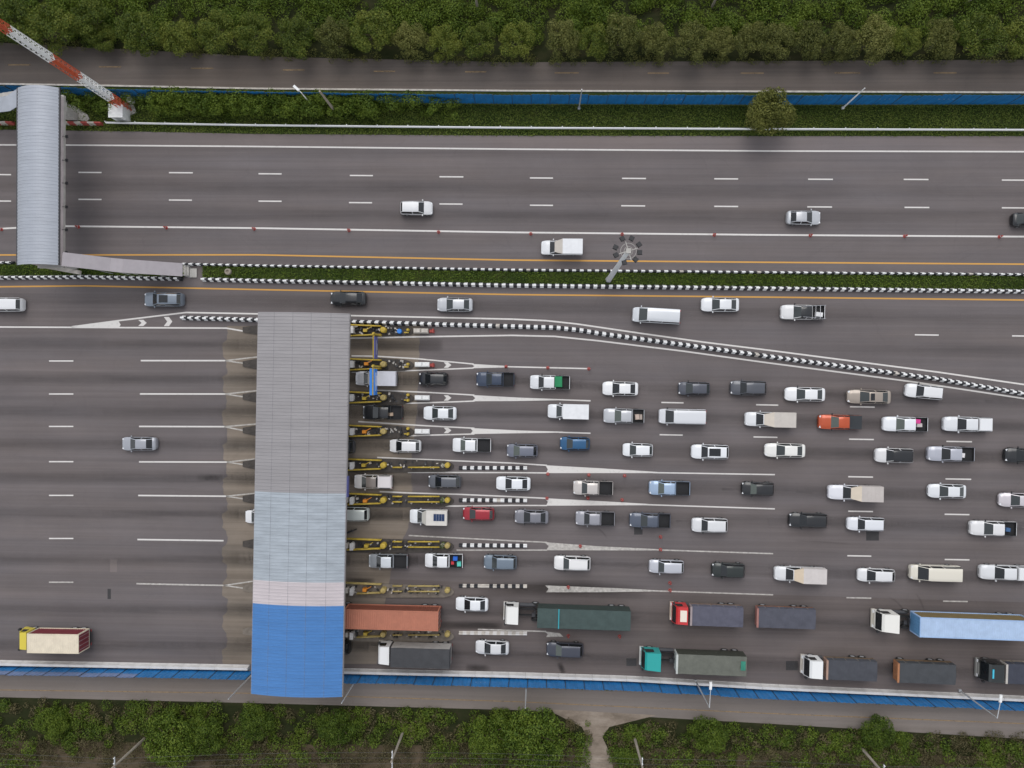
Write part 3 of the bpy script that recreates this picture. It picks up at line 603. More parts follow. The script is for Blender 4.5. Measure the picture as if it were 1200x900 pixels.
# sign gantries over the first lanes
def gantry(label, xp, ya, yb, sign, z=5.6, w0=-.9, dull=False):
    a = G(xp, ya, z); c = G(xp, yb, z); d = c - a; yaw = math.atan2(d.y, d.x); e = empty('sign_gantry', (a.x, a.y, 0), yaw, label, 'sign gantry'); Ln = d.length
    b = MB(); b.tube((0, 0, .2), (0, 0, z + .3), .13, n=10); b.build('post', 'yellow_steel', e)
    b = MB(); b.tube((-.2, 0, z), (Ln, 0, z), .09, n=8); b.tube((-.2, 0, z - .6), (Ln, 0, z - .6), .07, n=8)
    for k in range(9): b.tube((Ln * k / 8, 0, z - .6), (Ln * min(1, (k + .5) / 8), 0, z), .035, n=5)
    b.build('beam', 'yellow_steel', e)
    b = MB(); b.bb(.35, Ln, .14, .24, z - 1.5, z + .25); s = b.build('sign_board', sign, e)
    for xa, xb, za, zc in ((.8, Ln - .5, z - .75, z - .5), (1.2, Ln - 1.1, z - 1.3, z - 1.1)):
        b = MB(); b.bb(xa, xb, .243, .255, za, zc); b.build('lettering', 'sign_white' if not dull else 'galvanised', s)
    if not dull:
        b = MB(); b.bb(.3, Ln + .02, -.42, -.10, z - .05, z + .02); b.bb(.3, Ln, -.28, -.22, z + .02, z + .05); b.build('light_shelf', 'sign_blue', e)
gantry('yellow gantry with bright blue lane sign over a white box truck', 437, 429, 463, 'sign_blue')
gantry('thin yellow gantry with dull purple blue sign over the empty toll lane', 437.5, 391, 420, 'sign_dull', 5.2, dull=True)

# ================================================================== FOOTBRIDGE
HB = 7.8
bT = [G(20.5, 103, HB), G(69.5, 103, HB), G(69, 310.5, HB), G(20, 310.5, HB)]; bc = sum(bT, Vector()) / 4
bw = (bT[1] - bT[0]).length; bl = (bT[0] - bT[3]).length; byaw = math.atan2((bT[0] - bT[3]).y, (bT[0] - bT[3]).x) - PI / 2
br = empty('footbridge', (bc.x, bc.y, 0), byaw, 'covered footbridge with light grey arched corrugated roof crossing the upper carriageway', 'footbridge')
arch_sheet('roof', 'roof_light', br, -bw / 2, bw / 2, -bl / 2, bl / 2, HB, .95, pitch=.42, n=16, ribh=.03)
for sx in (-1, 1):
    b = MB(); b.bb(sx * bw / 2 - .09, sx * bw / 2 + .09, -bl / 2, bl / 2, HB - .16, HB + .05); b.build('gutter', 'steel_dark', br)
    b = MB(); x = sx * (bw / 2 - 1.05); b.bb(x - .09, x + .09, -bl / 2 + .3, bl / 2 - .3, 5.3, 6.5); b.bb(x - .14, x + .14, -bl / 2 + .3, bl / 2 - .3, 6.5, 6.6); b.build('parapet', 'parapet', br)
    b = MB()
    for k in range(11): y = -bl / 2 + .6 + (bl - 1.2) * k / 10; b.tube((x, y, 6.5), (x, y, HB + .1), .05, n=6)
    b.build('roof_post', 'galvanised', br)
b = MB(); b.bb(-bw / 2 + 1.0, bw / 2 - 1.0, -bl / 2, bl / 2, 4.8, 5.3); b.build('deck', 'concrete', br)
for y in (-bl / 2 + 1.0, bl / 2 - 1.2):
    b = MB(); b.bb(-.6, .6, y - .5, y + .5, -.05, 4.2); b.bb(-bw / 2 + 1.2, bw / 2 - 1.2, y - .6, y + .6, 4.2, 4.8); b.build('pier', 'concrete', br)
for k, py in enumerate((158, 186, 213, 241, 268, 295)):
    q = Matrix.Rotation(-byaw, 3, 'Z') @ (G(75, py, 6.2) - Vector((bc.x, bc.y, 0))); b = MB(); x = bw / 2 - .96
    b.tube((x, q.y, 5.6), (x + .42, q.y, 5.5), .03, n=5); b.box((x + .5, q.y, 5.45), (.28, .34, .2), 0); b.build('floodlight', 'steel_dark', br)
def slab_path(b, pts, width, zs, thick=.08, mi=0):
    n = len(pts); L_ = []
    for i in range(n):
        d = (pts[min(i + 1, n - 1)] - pts[max(i - 1, 0)]); d.z = 0; d.normalize(); nn = Vector((-d.y, d.x, 0)); L_.append((pts[i] + nn * width / 2, pts[i] - nn * width / 2))
    for i in range(n - 1):
        a, c = L_[i], L_[i + 1]; z0, z1 = zs[i], zs[i + 1]
        vs = [(a[1].x, a[1].y, z0), (c[1].x, c[1].y, z1), (c[0].x, c[0].y, z1), (a[0].x, a[0].y, z0)]; lo = [(x, y, z - thick) for x, y, z in vs]
        b.add(vs + lo, [(0, 1, 2, 3), (7, 6, 5, 4), (0, 4, 5, 1), (1, 5, 6, 2), (2, 6, 7, 3), (3, 7, 4, 0)], mi)
A_ = G(73, 303.5, 7.6); B_ = G(129, 310, 5.4); C_ = G(145, 311.5, 5.4); D_ = G(213.8, 316.2, 2.6)
def flat(v): return Vector((v.x, v.y, 0))
st = empty('stairway', flat(A_), 0, 'covered stairway with long sloping lilac grey roof descending into the median', 'stairway'); rel = [flat(v) - flat(A_) for v in (A_, B_, C_, D_)]
def roof_run(p0, p1, z0, z1, wd, nm):
    n = max(2, int((p1 - p0).length / .62)); b = MB(); d = (p1 - p0).normalized(); nn = Vector((-d.y, d.x, 0))
    for k in range(n):   # sheets lapping down the slope
        a = p0.lerp(p1, k / n); c = p0.lerp(p1, (k + 1) / n); za = z0 + (z1 - z0) * k / n; zc = z0 + (z1 - z0) * (k + 1) / n
        up = .05
        for (q0, h0, q1, h1) in ((a, za + up, c, zc + .01),):
            vs = [q0 - nn * wd / 2, q1 - nn * wd / 2, q1 + nn * wd / 2, q0 + nn * wd / 2]; hs_ = [h0, h1, h1, h0]
            top = [(v.x, v.y, h) for v, h in zip(vs, hs_)]; lo = [(x, y, z - .06) for x, y, z in top]; b.add(top + lo, [(0, 1, 2, 3), (7, 6, 5, 4), (0, 4, 5, 1), (1, 5, 6, 2), (2, 6, 7, 3), (3, 7, 4, 0)])
    b.build(nm, 'roof_lilac', st)
roof_run(rel[0], rel[1], 7.6, 5.4, 1.72, 'roof'); roof_run(rel[1], rel[2], 5.35, 5.35, 1.72, 'roof'); roof_run(rel[2], rel[3], 5.4, 2.6, 1.72, 'roof')
b = MB(); nst = 30
E_ = flat(G(222, 317, 0)) - flat(A_)
allp = [(rel[0], 5.5), (rel[1], 3.2), (rel[2], 3.2), (E_, .1)]
for (p0, z0), (p1, z1) in zip(allp, allp[1:]):
    n = max(1, int(abs(z0 - z1) / .18)); d = p1 - p0; an = math.atan2(d.y, d.x)
    for k in range(n):
        q = p0.lerp(p1, (k + .5) / n); z = z0 + (z1 - z0) * (k + .5) / n; b.box((q.x, q.y, z - .08), (d.length / n + .02, 1.4, .2), an)
b.build('steps', 'concrete', st)
b = MB()
for q, z in ((rel[1], 5.3), (rel[2], 5.3), (rel[3], 2.5), (rel[0] * .5 + rel[1] * .5, 6.3), (rel[2] * .5 + rel[3] * .5, 3.9)):
    for s_ in (-.68, .68): b.tube((q.x, q.y + s_, .05), (q.x, q.y + s_, z), .05, n=6)
b.build('roof_post', 'galvanised', st)
b = MB(); q = flat(G(227, 320)) - flat(A_); b.box((q.x, q.y, .12), (.95, 1.2, .12), head_angle(227, 320)); b.build('landing', 'concrete', st)
b = MB(); q0 = G(50, 311.5, 4.9); q1 = G(94, 319.5, 4.9); d = q1 - q0; b.box(((q0.x + q1.x) / 2 - A_.x, (q0.y + q1.y) / 2 - A_.y, 4.85), (d.length, .5, .4), math.atan2(d.y, d.x)); b.build('support_beam', 'kerb_dirty', st)
# upper stair
U0 = flat(G(-40, 127, 4)); st2 = empty('stairway', U0, 0, 'white roofed stairway joining the footbridge from the left frame edge', 'stairway')
def uv_(px, py, z): q = G(px, py, z); return Vector((q.x - U0.x, q.y - U0.y, 0))
b = MB(); slab_path(b, [uv_(-60, 124, 4), uv_(0, 122.5, 6), uv_(10, 121, 7.0), uv_(24, 112, 7.4)], 1.95, [4, 6, 7.0, 7.4]); b.build('roof', 'roof_light', st2)
b = MB()
for k in range(14): q = uv_(-66, 124, 1).lerp(uv_(22, 114, 5), k / 13); b.box((q.x, q.y, .3 + 4.9 * k / 13), (.75, 1.5, .25), .1)
for k in (1, 5, 9): q = uv_(-66, 124, 1).lerp(uv_(22, 114, 5), k / 13); b.tube((q.x, q.y, 0), (q.x, q.y, 3.2 + 3 * k / 13), .12, n=8)
b.build('steps', 'concrete', st2)
b = MB(); poly = [(73, 115), (78.5, 115), (79.5, 122), (84, 122), (95, 129), (102, 134), (104.5, 139), (102, 142), (96, 141.5), (86, 138), (79, 133.5), (77, 128), (73, 126)]
b.prism([G(x, y, .25).xy for x, y in poly], -.02, .25); b.build('footpath', 'concrete', kind='structure')

# ================================================================== MAST, LAMPS, POLES, WIRES
tb = G(150.5, 128); tw = empty('lattice_mast', tb, .4, 'tall red and white banded lattice mast leaning out of the upper left corner', 'mast')
def lattice(z0, z1, w0, w1, m):
    b = MB(); cs = [(-1, -1), (1, -1), (1, 1), (-1, 1)]; P = lambda k, z: Vector((cs[k][0] * (w0 + (w1 - w0) * (z - z0) / (z1 - z0)) / 2, cs[k][1] * (w0 + (w1 - w0) * (z - z0) / (z1 - z0)) / 2, z))
    for k in range(4): b.tube(P(k, z0), P(k, z1), .055, n=6)
    n = max(3, int((z1 - z0) / .85))
    for i in range(n):
        za, zc = z0 + (z1 - z0) * i / n, z0 + (z1 - z0) * (i + 1) / n
        for k in range(4):
            q = (k + 1) % 4; b.tube(P(k, za), P(q, zc), .028, n=5); b.tube(P(k, za), P(q, za), .025, n=5)
    b.tube((0, 0, z0), (0, 0, z1), .05, n=6); b.bb(-.12, .12, -w0 * .42, -w0 * .34, z0, z1)
    b.build('mast_section', m, tw)
zs = [0.2, 4.6, 11.6, 17.0, 24.2, 30.5, 36.5, 42]; ms = ['tower_red', 'tower_white'] * 4
for k in range(7): lattice(zs[k], zs[k + 1], .86 - .04 * k, .86 - .04 * (k + 1), ms[k])
b = MB(); b.bb(-.9, .9, -.9, .9, -.05, .2); b.build('footing', 'concrete', tw)
q = G(140.5, 133, 1.2); b = MB(); b.box((0, 0, 1.1), (1.7, 1.55, 2.2), 0); b.box((0, 0, 2.27), (1.9, 1.75, .14), 0); hut = empty('equipment_cabinet', (q.x, q.y, 0), 0, 'white flat roofed equipment cabinet at the foot of the lattice mast', 'cabinet'); b.build('housing', 'kerb_white', hut)
b = MB(); b.bb(-.4, .4, -.80, -.775, .15, 2.0); b.build('door', 'galvanised', hut)
b = MB(); b.lathe((0, 0, 0), [(.42, 0), (.42, 1.0), (.36, 1.05), (.20, 1.05), (.19, .8)], 18); tag(b.build('water_jar', 'kerb_white', None, True, G(155.5, 119)), 'round white jar with dark opening right of the lattice mast', 'jar')
b = MB(); b.lathe((0, 0, 0), [(.36, 0), (.44, .35), (.40, .75), (.24, .85), (.2, .6)], 16); tag(b.build('clay_jar', 'wood', None, True, G(269, 319)), 'beige clay jar standing in the planted median', 'jar')
# high mast with ring of floodlights
hb = G(713, 328); hm = empty('high_mast_light', hb, 0, 'tall high mast light with a ring of dark floodlights above the median', 'street light'); HM = 23.5
b = MB(); b.lathe((0, 0, 0), [(.42, 0), (.42, .3), (.36, .35), (.22, HM)], 14); b.build('pole', 'galvanised', hm, True)
b = MB()
for k in range(20):
    a0, a1 = 2 * PI * k / 20, 2 * PI * (k + 1) / 20
    for r in (.45, .8): b.tube((r * math.cos(a0), r * math.sin(a0), HM), (r * math.cos(a1), r * math.sin(a1), HM), .022, n=5)
for k in range(4): a0 = PI * k / 2 + .3; b.tube((0, 0, HM), (1.0 * math.cos(a0), 1.0 * math.sin(a0), HM), .05, n=5)
b.bb(-.25, .25, -.25, .25, HM - .1, HM + .2); b.build('ring', 'concrete', hm)
for dx, dy in ((-.62, 1.27), (.33, 1.30), (1.08, .68), (1.17, -.12), (.75, -.85), (-.38, -1.15), (-1.25, -.40), (-1.3, .38)):
    a0 = math.atan2(dy, dx); b = MB(); b.box((dx, dy, HM - .05), (.5, .5, .32), a0 + random.uniform(-.3, .6), 0, (.85, .85)); b.tube((dx * .7, dy * .7, HM), (dx, dy, HM), .03, n=5); b.build('floodlight', 'black_plastic', hm)
def lamp_post(label, bp, tp, headpx=None, h=8.6, m='galvanised'):
    a = G(*bp); e = empty('lamp_post', a, 0, label, 'street light', 'lamp posts'); b = MB(); b.tube((0, 0, 0), (0, 0, h), .11, .06, 8); b.bb(-.16, .16, -.16, .16, 0, .35); b.build('pole', m, e)
    if headpx:
        q = G(*headpx, h + .3) - a; q.z = h + .3; b = MB(); b.tube((0, 0, h), q, .05, n=6); b.build('arm', m, e)
        d = math.atan2(q.y, q.x); b = MB(); b.box((q.x, q.y, q.z - .04), (.95, .34, .16), d, 0, (.9, .8)); b.build('lamp_head', 'kerb_white', e)
lamp_post('lamp post with white head arching over the fence near the teal truck', (815, 797.5), None, (833, 804))
lamp_post('lamp post with white head over the fence at the right frame edge', (1124, 808.5), None, (1173, 819))
lamp_post('plain thin pole at the blue fence below the green tarpaulin truck', (617, 797), None, None, 9)
lamp_post('plain thin pole at the fence just right of the canopy bottom', (420, 792), None, None, 9)
lamp_post('plain thin pole partly under the bottom left canopy corner', (300, 786), None, None, 9.5)
lamp_post('thin pole crossing the upper blue fence near the frame centre', (678.5, 127.5), None, None, 7)
lamp_post('leaning grey pole crossing the upper blue fence at right', (987, 127), None, None, 7.2, 'kerb_white')
lamp_post('curved lamp post in bushes left of the utility pole on the upper verge', (367.5, 126), None, (347, 103), 5.4, 'kerb_white')
def utility_pole(label, bp, h=8.5, arm=True, yaw=PI / 2):
    a = G(*bp); e = empty('utility_pole', a, yaw, label, 'utility pole', 'utility poles'); b = MB(); b.tube((0, 0, 0), (0, 0, h), .19, .12, 8); b.build('pole', 'wood', e)
    if arm:
        b = MB(); b.bb(-1.1, 1.1, -.06, .06, h - .7, h - .55); b.build('crossarm', 'galvanised', e)
        for x in (-1, -.35, .35, 1): b = MB(); b.lathe((x, 0, h - .55), [(.06, 0), (.09, .08), (.05, .14), (.08, .2), (.03, .26)], 8); b.build('insulator', 'kerb_white', e)
    return a, h
UP = [utility_pole('wooden utility pole among the bushes below the yellow truck', (171, 864)), utility_pole('wooden utility pole below the white truck with dark cover', (472.5, 857)),
      utility_pole('wooden utility pole right of the dirt path', (743.5, 864)), utility_pole('wooden utility pole in the lower right corner', (1009, 876), 7.5)]
utility_pole('tan utility pole on the upper verge near the bushes', (394.5, 133), 8.2, False)
utility_pole('grey pole at the top edge above the frame centre', (560, 12), 6, False); utility_pole('grey pole at the top edge above the queue', (834, 9), 5.5, False); utility_pole('grey pole at the top edge near the right corner', (1131, 5), 5.5, False)
wp = [(G(-150, 855), 8.5)] + UP + [(G(1330, 885), 7.5)]
for k, dx in enumerate((-1, -.35, .35, 1)):
    b = MB()
    for (a, h), (c, h2) in zip(wp, wp[1:]):
        pr = None
        for s in range(13):
            t = s / 12; q = a.lerp(c, t) + Vector((0, dx, 0)); q.z = h + (h2 - h) * t - .3 - 2.0 * t * (1 - t)
            if pr: b.tube(pr, q, .011, n=4, caps=False)
            pr = q
    tag(b.build('power_line', 'cable'), ORD[k] + ' thin overhead wire counted from the bottom edge of the photo', 'wire', 'overhead wires')

# lane delineators
def make_delin():
    e = empty('delineator', (0, 0, 0)); b = MB(); b.lathe((0, 0, 0), [(.22, 0), (.22, .04), (.16, .07)], 12); b.build('base', 'red_marker', e)
    b = MB(); b.lathe((0, 0, .06), [(.16, 0), (.12, .35), (.09, .7), (.05, .74)], 10); b.build('post', 'red_marker', e); b = MB(); b.lathe((0, 0, .4), [(.122, 0), (.108, .13)], 10); b.build('reflector', 'sign_white', e); return e
dl = None
def delin(px, py, label, grp):
    global dl
    if dl is None: dl = e = make_delin()
    else:
        e = dl.copy(); COL.objects.link(e)
        for ch in dl.children: inst(ch, e)
    e.location = G(px, py); tag(e, label, 'delineator', grp)
for k, (x, y) in enumerate(((2, 269), (92, 266), (195, 267), (298, 268.3), (409, 270), (514, 272), (622, 274), (729, 274.6), (837, 275.4), (949.5, 276), (1060, 276.8), (1171, 277.6))):
    delin(x, y, ORD[k] + ' red delineator from the left on the upper solid white line', 'delineators on the upper white line')
for k, (x, y) in enumerate(((593, 429.6), (642, 431), (690, 432.2), (642, 555.5), (690, 556.5), (732, 557.5), (641, 584), (689, 583.6), (729, 585.8), (774, 629), (680, 640), (774, 644), (666, 688), (785, 683), (785, 691.5), (666, 745), (726, 745.5))):
    delin(x, y, ORD[k] + ' red delineator among the toll lane markings, counted row by row from the top', 'delineators among the toll lanes')

# ================================================================== VEHICLES
WHEEL = {}
def wheel_mesh(r, w):
    k = (r, w)
    if k not in WHEEL:
        b = MB(); n = 16
        prof = [(r * .55, -w / 2 + .02), (r * .62, -w / 2), (r * .93, -w / 2), (r, -w / 2 + .03), (r, w / 2 - .03), (r * .93, w / 2), (r * .62, w / 2), (r * .55, w / 2 - .02)]
        vs = []
        for rr, y in prof:
            for q in range(n): t = 2 * PI * q / n; vs.append((rr * math.cos(t), y, rr * math.sin(t)))
        fs = [(i * n + q, (i + 1) * n + q, (i + 1) * n + (q + 1) % n, i * n + (q + 1) % n) for i in range(len(prof) - 1) for q in range(n)]
        b.add(vs, fs, 0); b.add(vs[:n], [tuple(range(n))], 1); b.add(vs[-n:], [tuple(range(n))[::-1]], 1)
        me = bpy.data.meshes.new('wheel'); me.from_pydata(b.v, [], b.f); me.materials.append(MATS['tyre']); me.materials.append(MATS['rim']); me.polygons.foreach_set('material_index', b.m); me.update(); WHEEL[k] = me
    return WHEEL[k]
def wheel(e, x, y, r=.33, w=.22):
    o = bpy.data.objects.new('wheel', wheel_mesh(r, w)); COL.objects.link(o); o.parent = e; o.location = (x, y, r); return o
# station rows: t, half-width factor, belt z, top z, top half-width factor, what follows (b body, w windscreen, s side windows, p pillar, r rear window)
ROWS = {
 'sedan': [(0, .50, .46, .48, .40, 'b'), (.008, .66, .57, .61, .50, 'b'), (.022, .78, .63, .67, .58, 'b'), (.05, .89, .68, .73, .67, 'b'), (.09, .955, .73, .79, .73, 'b'), (.15, .99, .76, .83, .76, 'b'), (.275, 1, .86, .95, .82, 'w'), (.46, 1, .90, 1.40, .68, 's'), (.54, 1, .91, 1.45, .70, 's'), (.60, 1, .91, 1.455, .70, 'p'), (.622, 1, .91, 1.455, .70, 's'), (.765, .99, .93, 1.39, .68, 'r'), (.905, .965, .95, 1.05, .74, 'b'), (.95, .91, .93, 1.01, .71, 'b'), (.978, .83, .88, .95, .65, 'b'), (.992, .72, .78, .83, .57, 'b'), (1, .58, .6, .64, .48, 'b')],
 'hatch': [(0, .52, .48, .50, .42, 'b'), (.010, .70, .61, .65, .54, 'b'), (.028, .82, .68, .73, .62, 'b'), (.065, .92, .74, .80, .71, 'b'), (.13, .985, .82, .89, .78, 'b'), (.225, 1, .92, 1.0, .84, 'w'), (.42, 1, .95, 1.46, .69, 's'), (.52, 1, .96, 1.51, .71, 's'), (.60, 1, .96, 1.52, .71, 'p'), (.625, 1, .96, 1.52, .71, 's'), (.86, .975, .98, 1.46, .68, 'r'), (.955, .90, .98, 1.06, .70, 'b'), (.98, .82, .85, .9, .64, 'b'), (.993, .73, .75, .8, .58, 'b'), (1, .62, .6, .64, .5, 'b')],
 'suv': [(0, .56, .56, .58, .44, 'b'), (.010, .74, .70, .74, .57, 'b'), (.028, .85, .79, .84, .66, 'b'), (.06, .93, .86, .92, .74, 'b'), (.13, .99, .94, 1.01, .80, 'b'), (.255, 1, 1.04, 1.12, .85, 'w'), (.405, 1, 1.08, 1.64, .70, 's'), (.50, 1, 1.09, 1.70, .73, 's'), (.585, 1, 1.09, 1.71, .73, 'p'), (.605, 1, 1.09, 1.71, .73, 's'), (.90, .975, 1.10, 1.64, .70, 'r'), (.962, .91, 1.08, 1.18, .72, 'b'), (.982, .84, .95, 1.0, .66, 'b'), (.993, .75, .8, .85, .6, 'b'), (1, .64, .62, .66, .52, 'b')],
 'van': [(0, .70, .62, .64, .55, 'b'), (.010, .86, .86, .90, .70, 'b'), (.05, .95, 1.02, 1.08, .80, 'b'), (.13, .995, 1.14, 1.22, .88, 'w'), (.285, 1, 1.20, 2.08, .80, 's'), (.34, 1, 1.20, 2.15, .83, 'p'), (.36, 1, 1.20, 2.16, .83, 's'), (.60, 1, 1.20, 2.17, .83, 'p'), (.615, 1, 1.20, 2.17, .83, 's'), (.955, 1, 1.20, 2.14, .82, 'r'), (.985, .975, 1.18, 1.32, .85, 'b'), (.995, .95, 1.0, 1.05, .8, 'b'), (1, .88, .6, .64, .7, 'b')],
 'pickup': [(0, .66, .58, .60, .5, 'b'), (.010, .83, .76, .80, .62, 'b'), (.045, .94, .88, .93, .74, 'b'), (.12, .99, .97, 1.05, .81, 'b'), (.27, 1, 1.05, 1.14, .86, 'w'), (.42, 1, 1.08, 1.66, .72, 's'), (.49, 1, 1.08, 1.73, .75, 's'), (.545, 1, 1.08, 1.74, .75, 'p'), (.56, 1, 1.08, 1.74, .75, 's'), (.665, .99, 1.08, 1.70, .73, 'r'), (.69, .985, 1.08, 1.14, .80, 'b'), (.695, .98, 1.0, 1.05, .8, 'b')],
 'pickup_short': [(0, .66, .58, .60, .5, 'b'), (.010, .83, .76, .80, .62, 'b'), (.045, .94, .88, .93, .74, 'b'), (.11, .99, .97, 1.05, .81, 'b'), (.215, 1, 1.05, 1.14, .86, 'w'), (.345, 1, 1.08, 1.64, .72, 's'), (.41, 1, 1.08, 1.70, .75, 's'), (.50, 1, 1.08, 1.71, .75, 'p'), (.52, 1, 1.08, 1.71, .75, 's'), (.60, .99, 1.08, 1.67, .73, 'r'), (.625, .985, 1.08, 1.14, .80, 'b'), (.63, .98, 1.0, 1.05, .8, 'b')]}
WID = {'sedan': 1.80, 'hatch': 1.72, 'suv': 1.86, 'van': 1.95, 'pickup': 1.88, 'pickup_short': 1.84}
AX = {'sedan': (.19, .80), 'hatch': (.19, .82), 'suv': (.185, .80), 'van': (.20, .78), 'pickup': (.17, .79), 'pickup_short': (.17, .79)}
CATS = {'sedan': 'car', 'hatch': 'car', 'suv': 'car', 'van': 'van', 'pickup': 'pickup truck', 'pickup_short': 'pickup truck'}
NAMES = {'sedan': 'sedan_car', 'hatch': 'hatchback_car', 'suv': 'suv_car', 'van': 'passenger_van', 'pickup': 'pickup_truck', 'pickup_short': 'pickup_truck'}
WHITE = (.70, .705, .715); SILVER = (.47, .48, .50); GREY = (.13, .135, .15); DGREY = (.055, .058, .066); BLACK = (.012, .013, .015)
def car(kind, px, py, Lpx, colr, label, head='L', ang=0.0, roof=None, sunroof=None, gl=None, cargo=None, bed=None, tail=0, rails=0, wscale=1.0, name=None, extra=None):
    if colr is WHITE: k_ = random.uniform(.86, 1.04); wm_ = random.uniform(-.012, .012); colr = (WHITE[0] * k_ + wm_, WHITE[1] * k_, WHITE[2] * k_ - wm_)
    L = Lpx * mpp(px, py); W = WID[kind] * wscale; pos = G(px, py, .75); yaw = head_angle(px, py) + (PI if head == 'L' else 0) + rad(ang)
    e = empty(name or NAMES[kind], (pos.x, pos.y, 0), yaw, label, CATS[kind]); rows = ROWS[kind]; r = .34 if kind in ('suv', 'pickup', 'pickup_short') else .315; ra = r + .07
    def row(t):
        for a, c in zip(rows, rows[1:]):
            if a[0] <= t < c[0]: f = (t - a[0]) / (c[0] - a[0]); return [a[i] + (c[i] - a[i]) * f for i in range(5)] + [a[5]]
        return list(rows[-1])
    tmax = rows[-1][0]; ts = sorted(set([q[0] for q in rows] + [round(c + d / L, 5) for c in AX[kind] for d in (-ra, -ra * .8, -ra * .4, 0, ra * .4, ra * .8, ra) if c + d / L < tmax - .005]))
    S = []
    for t in ts:
        q = row(t); q[0] = t; hw = q[1] * W / 2; tw_ = q[4] * W / 2; x = L / 2 - t * L; zb = .24
        for c in AX[kind]:
            d = abs(t - c) * L
            if d < ra: zb = max(zb, r + math.sqrt(max(0, ra * ra - d * d)))
        belt, top = q[2], q[3]; z1 = max(zb + .04, .36); z2 = max(zb + .08, belt * .66)
        half = [(hw * .86, zb), (hw * .97, min(z1, belt - .05)), (hw, min(z2, belt - .03)), (hw * .985, belt - .02), (hw * .94, belt + .015), (tw_ + .02, top - .045), (tw_ - .05, top - .004), (tw_ * .5, top + .016), (0, top + .022)]
        S.append((x, half, q[5]))
    pm = paint(colr, .3, .5, .25 if colr[0] < .6 and colr not in (BLACK,) else 0.0); rm = paint(roof, .2) if roof else pm
    gm = gl or random.choice(['glass', 'glass', 'glass_reflect_grey', 'glass_reflect_grey']); B = {k: MB() for k in ('body', 'windshield', 'side_window', 'rear_window', 'roof', 'floor')}
    run = 0
    for i in range(len(S) - 1):
        (x0, h0, z), (x1, h1, _) = S[i], S[i + 1]
        for j in range(8):
            if z == 'w' and j >= 6: k = 'windshield'
            elif z == 'r' and j >= 6: k = 'rear_window'
            elif z in 'wsr' and j == 4: k = 'side_window'
            elif z in 'sp' and j >= 5: k = 'roof'
            else: k = 'body'
            for sg in (1, -1):
                v = [(x0, sg * h0[j][0], h0[j][1]), (x0, sg * h0[j + 1][0], h0[j + 1][1]), (x1, sg * h1[j + 1][0], h1[j + 1][1]), (x1, sg * h1[j][0], h1[j][1])]
                if z == 'p' and j == 4 and sg > 0: run += 1
                kk = k if k != 'side_window' else (k, sg, run)
                B.setdefault(kk, MB()).face(v if sg > 0 else v[::-1])
        B['floor'].face([(x0, h0[0][0], h0[0][1]), (x1, h1[0][0], h1[0][1]), (x1, -h1[0][0], h1[0][1]), (x0, -h0[0][0], h0[0][1])])
    for (x, h, _), fl in ((S[0], False), (S[-1], True)):
        v = [(x, y, z) for y, z in h] + [(x, -y, z) for y, z in h[-2::-1]]; B['body'].face(v if fl else v[::-1])
    def emit(k, nm, m):
        o = B[k].build(nm, m, e)
        import bmesh
        bm = bmesh.new(); bm.from_mesh(o.data); bmesh.ops.remove_doubles(bm, verts=bm.verts, dist=.001); bm.to_mesh(o.data); bm.free()
        o.data.shade_smooth(); o.data.set_sharp_from_angle(angle=rad(38)); return o
    emit('body', 'body', pm); emit('roof', 'roof', rm); emit('windshield', 'windshield', gm)
    emit('rear_window', 'rear_window', 'glass' if gm == 'glass_reflect_green' else gm)
    for kk in [q for q in B if isinstance(q, tuple)]: emit(kk, 'side_window', 'glass')
    emit('floor', 'underbody', 'underbody')
    for c in AX[kind]:
        for sg in (1, -1): wheel(e, L / 2 - c * L, sg * (W / 2 - .10), r)
    for sg in (1, -1):
        q = row(.035); b = MB(); b.box((L / 2 - .042 * L, sg * q[1] * W / 2 * .78, q[2] + .005), (.05 * L, .30, .09), -sg * .35, 0, (.8, .8)); b.build('headlight', 'lamp_clear', e)
        q = row(.27 if kind != 'van' else .16); b = MB(); xm = L / 2 - (.30 if kind != 'van' else .17) * L; b.box((xm, sg * (W / 2 + .10), q[2] + .06), (.14, .22, .15), sg * .15, 0, (.7, .9)); b.bb(xm - .03, xm + .03, sg * (W / 2 + .02) - .06, sg * (W / 2 + .02) + .06, q[2] - .01, q[2] + .04); b.build('mirror', pm if random.random() < .7 else 'black_plastic', e)
        if kind in ('pickup', 'pickup_short'): zt, yt = .85, .47
        else: q = row(.982); zt, yt = q[2] - .05, q[1] * .46
        b = MB(); b.box((-L / 2 + .035 * L * (1 if kind[0] == 's' or kind == 'hatch' else .25), sg * W * yt * .88, zt), (.04 * L if kind[:6] != 'pickup' and kind != 'van' else .07, .2 if kind[:6] != 'pickup' else .12, .14), 0, 0, (.8, .9)); b.build('taillight', 'lamp_red', e)
    b = MB(); b.bb(L / 2 - .015, L / 2 + .006, -.35, .35, .38, .52); b.build('grille', 'black_plastic', e)
    rr = row(.55 if kind[:6] != 'pickup' else .5); zr = rr[3] + .022
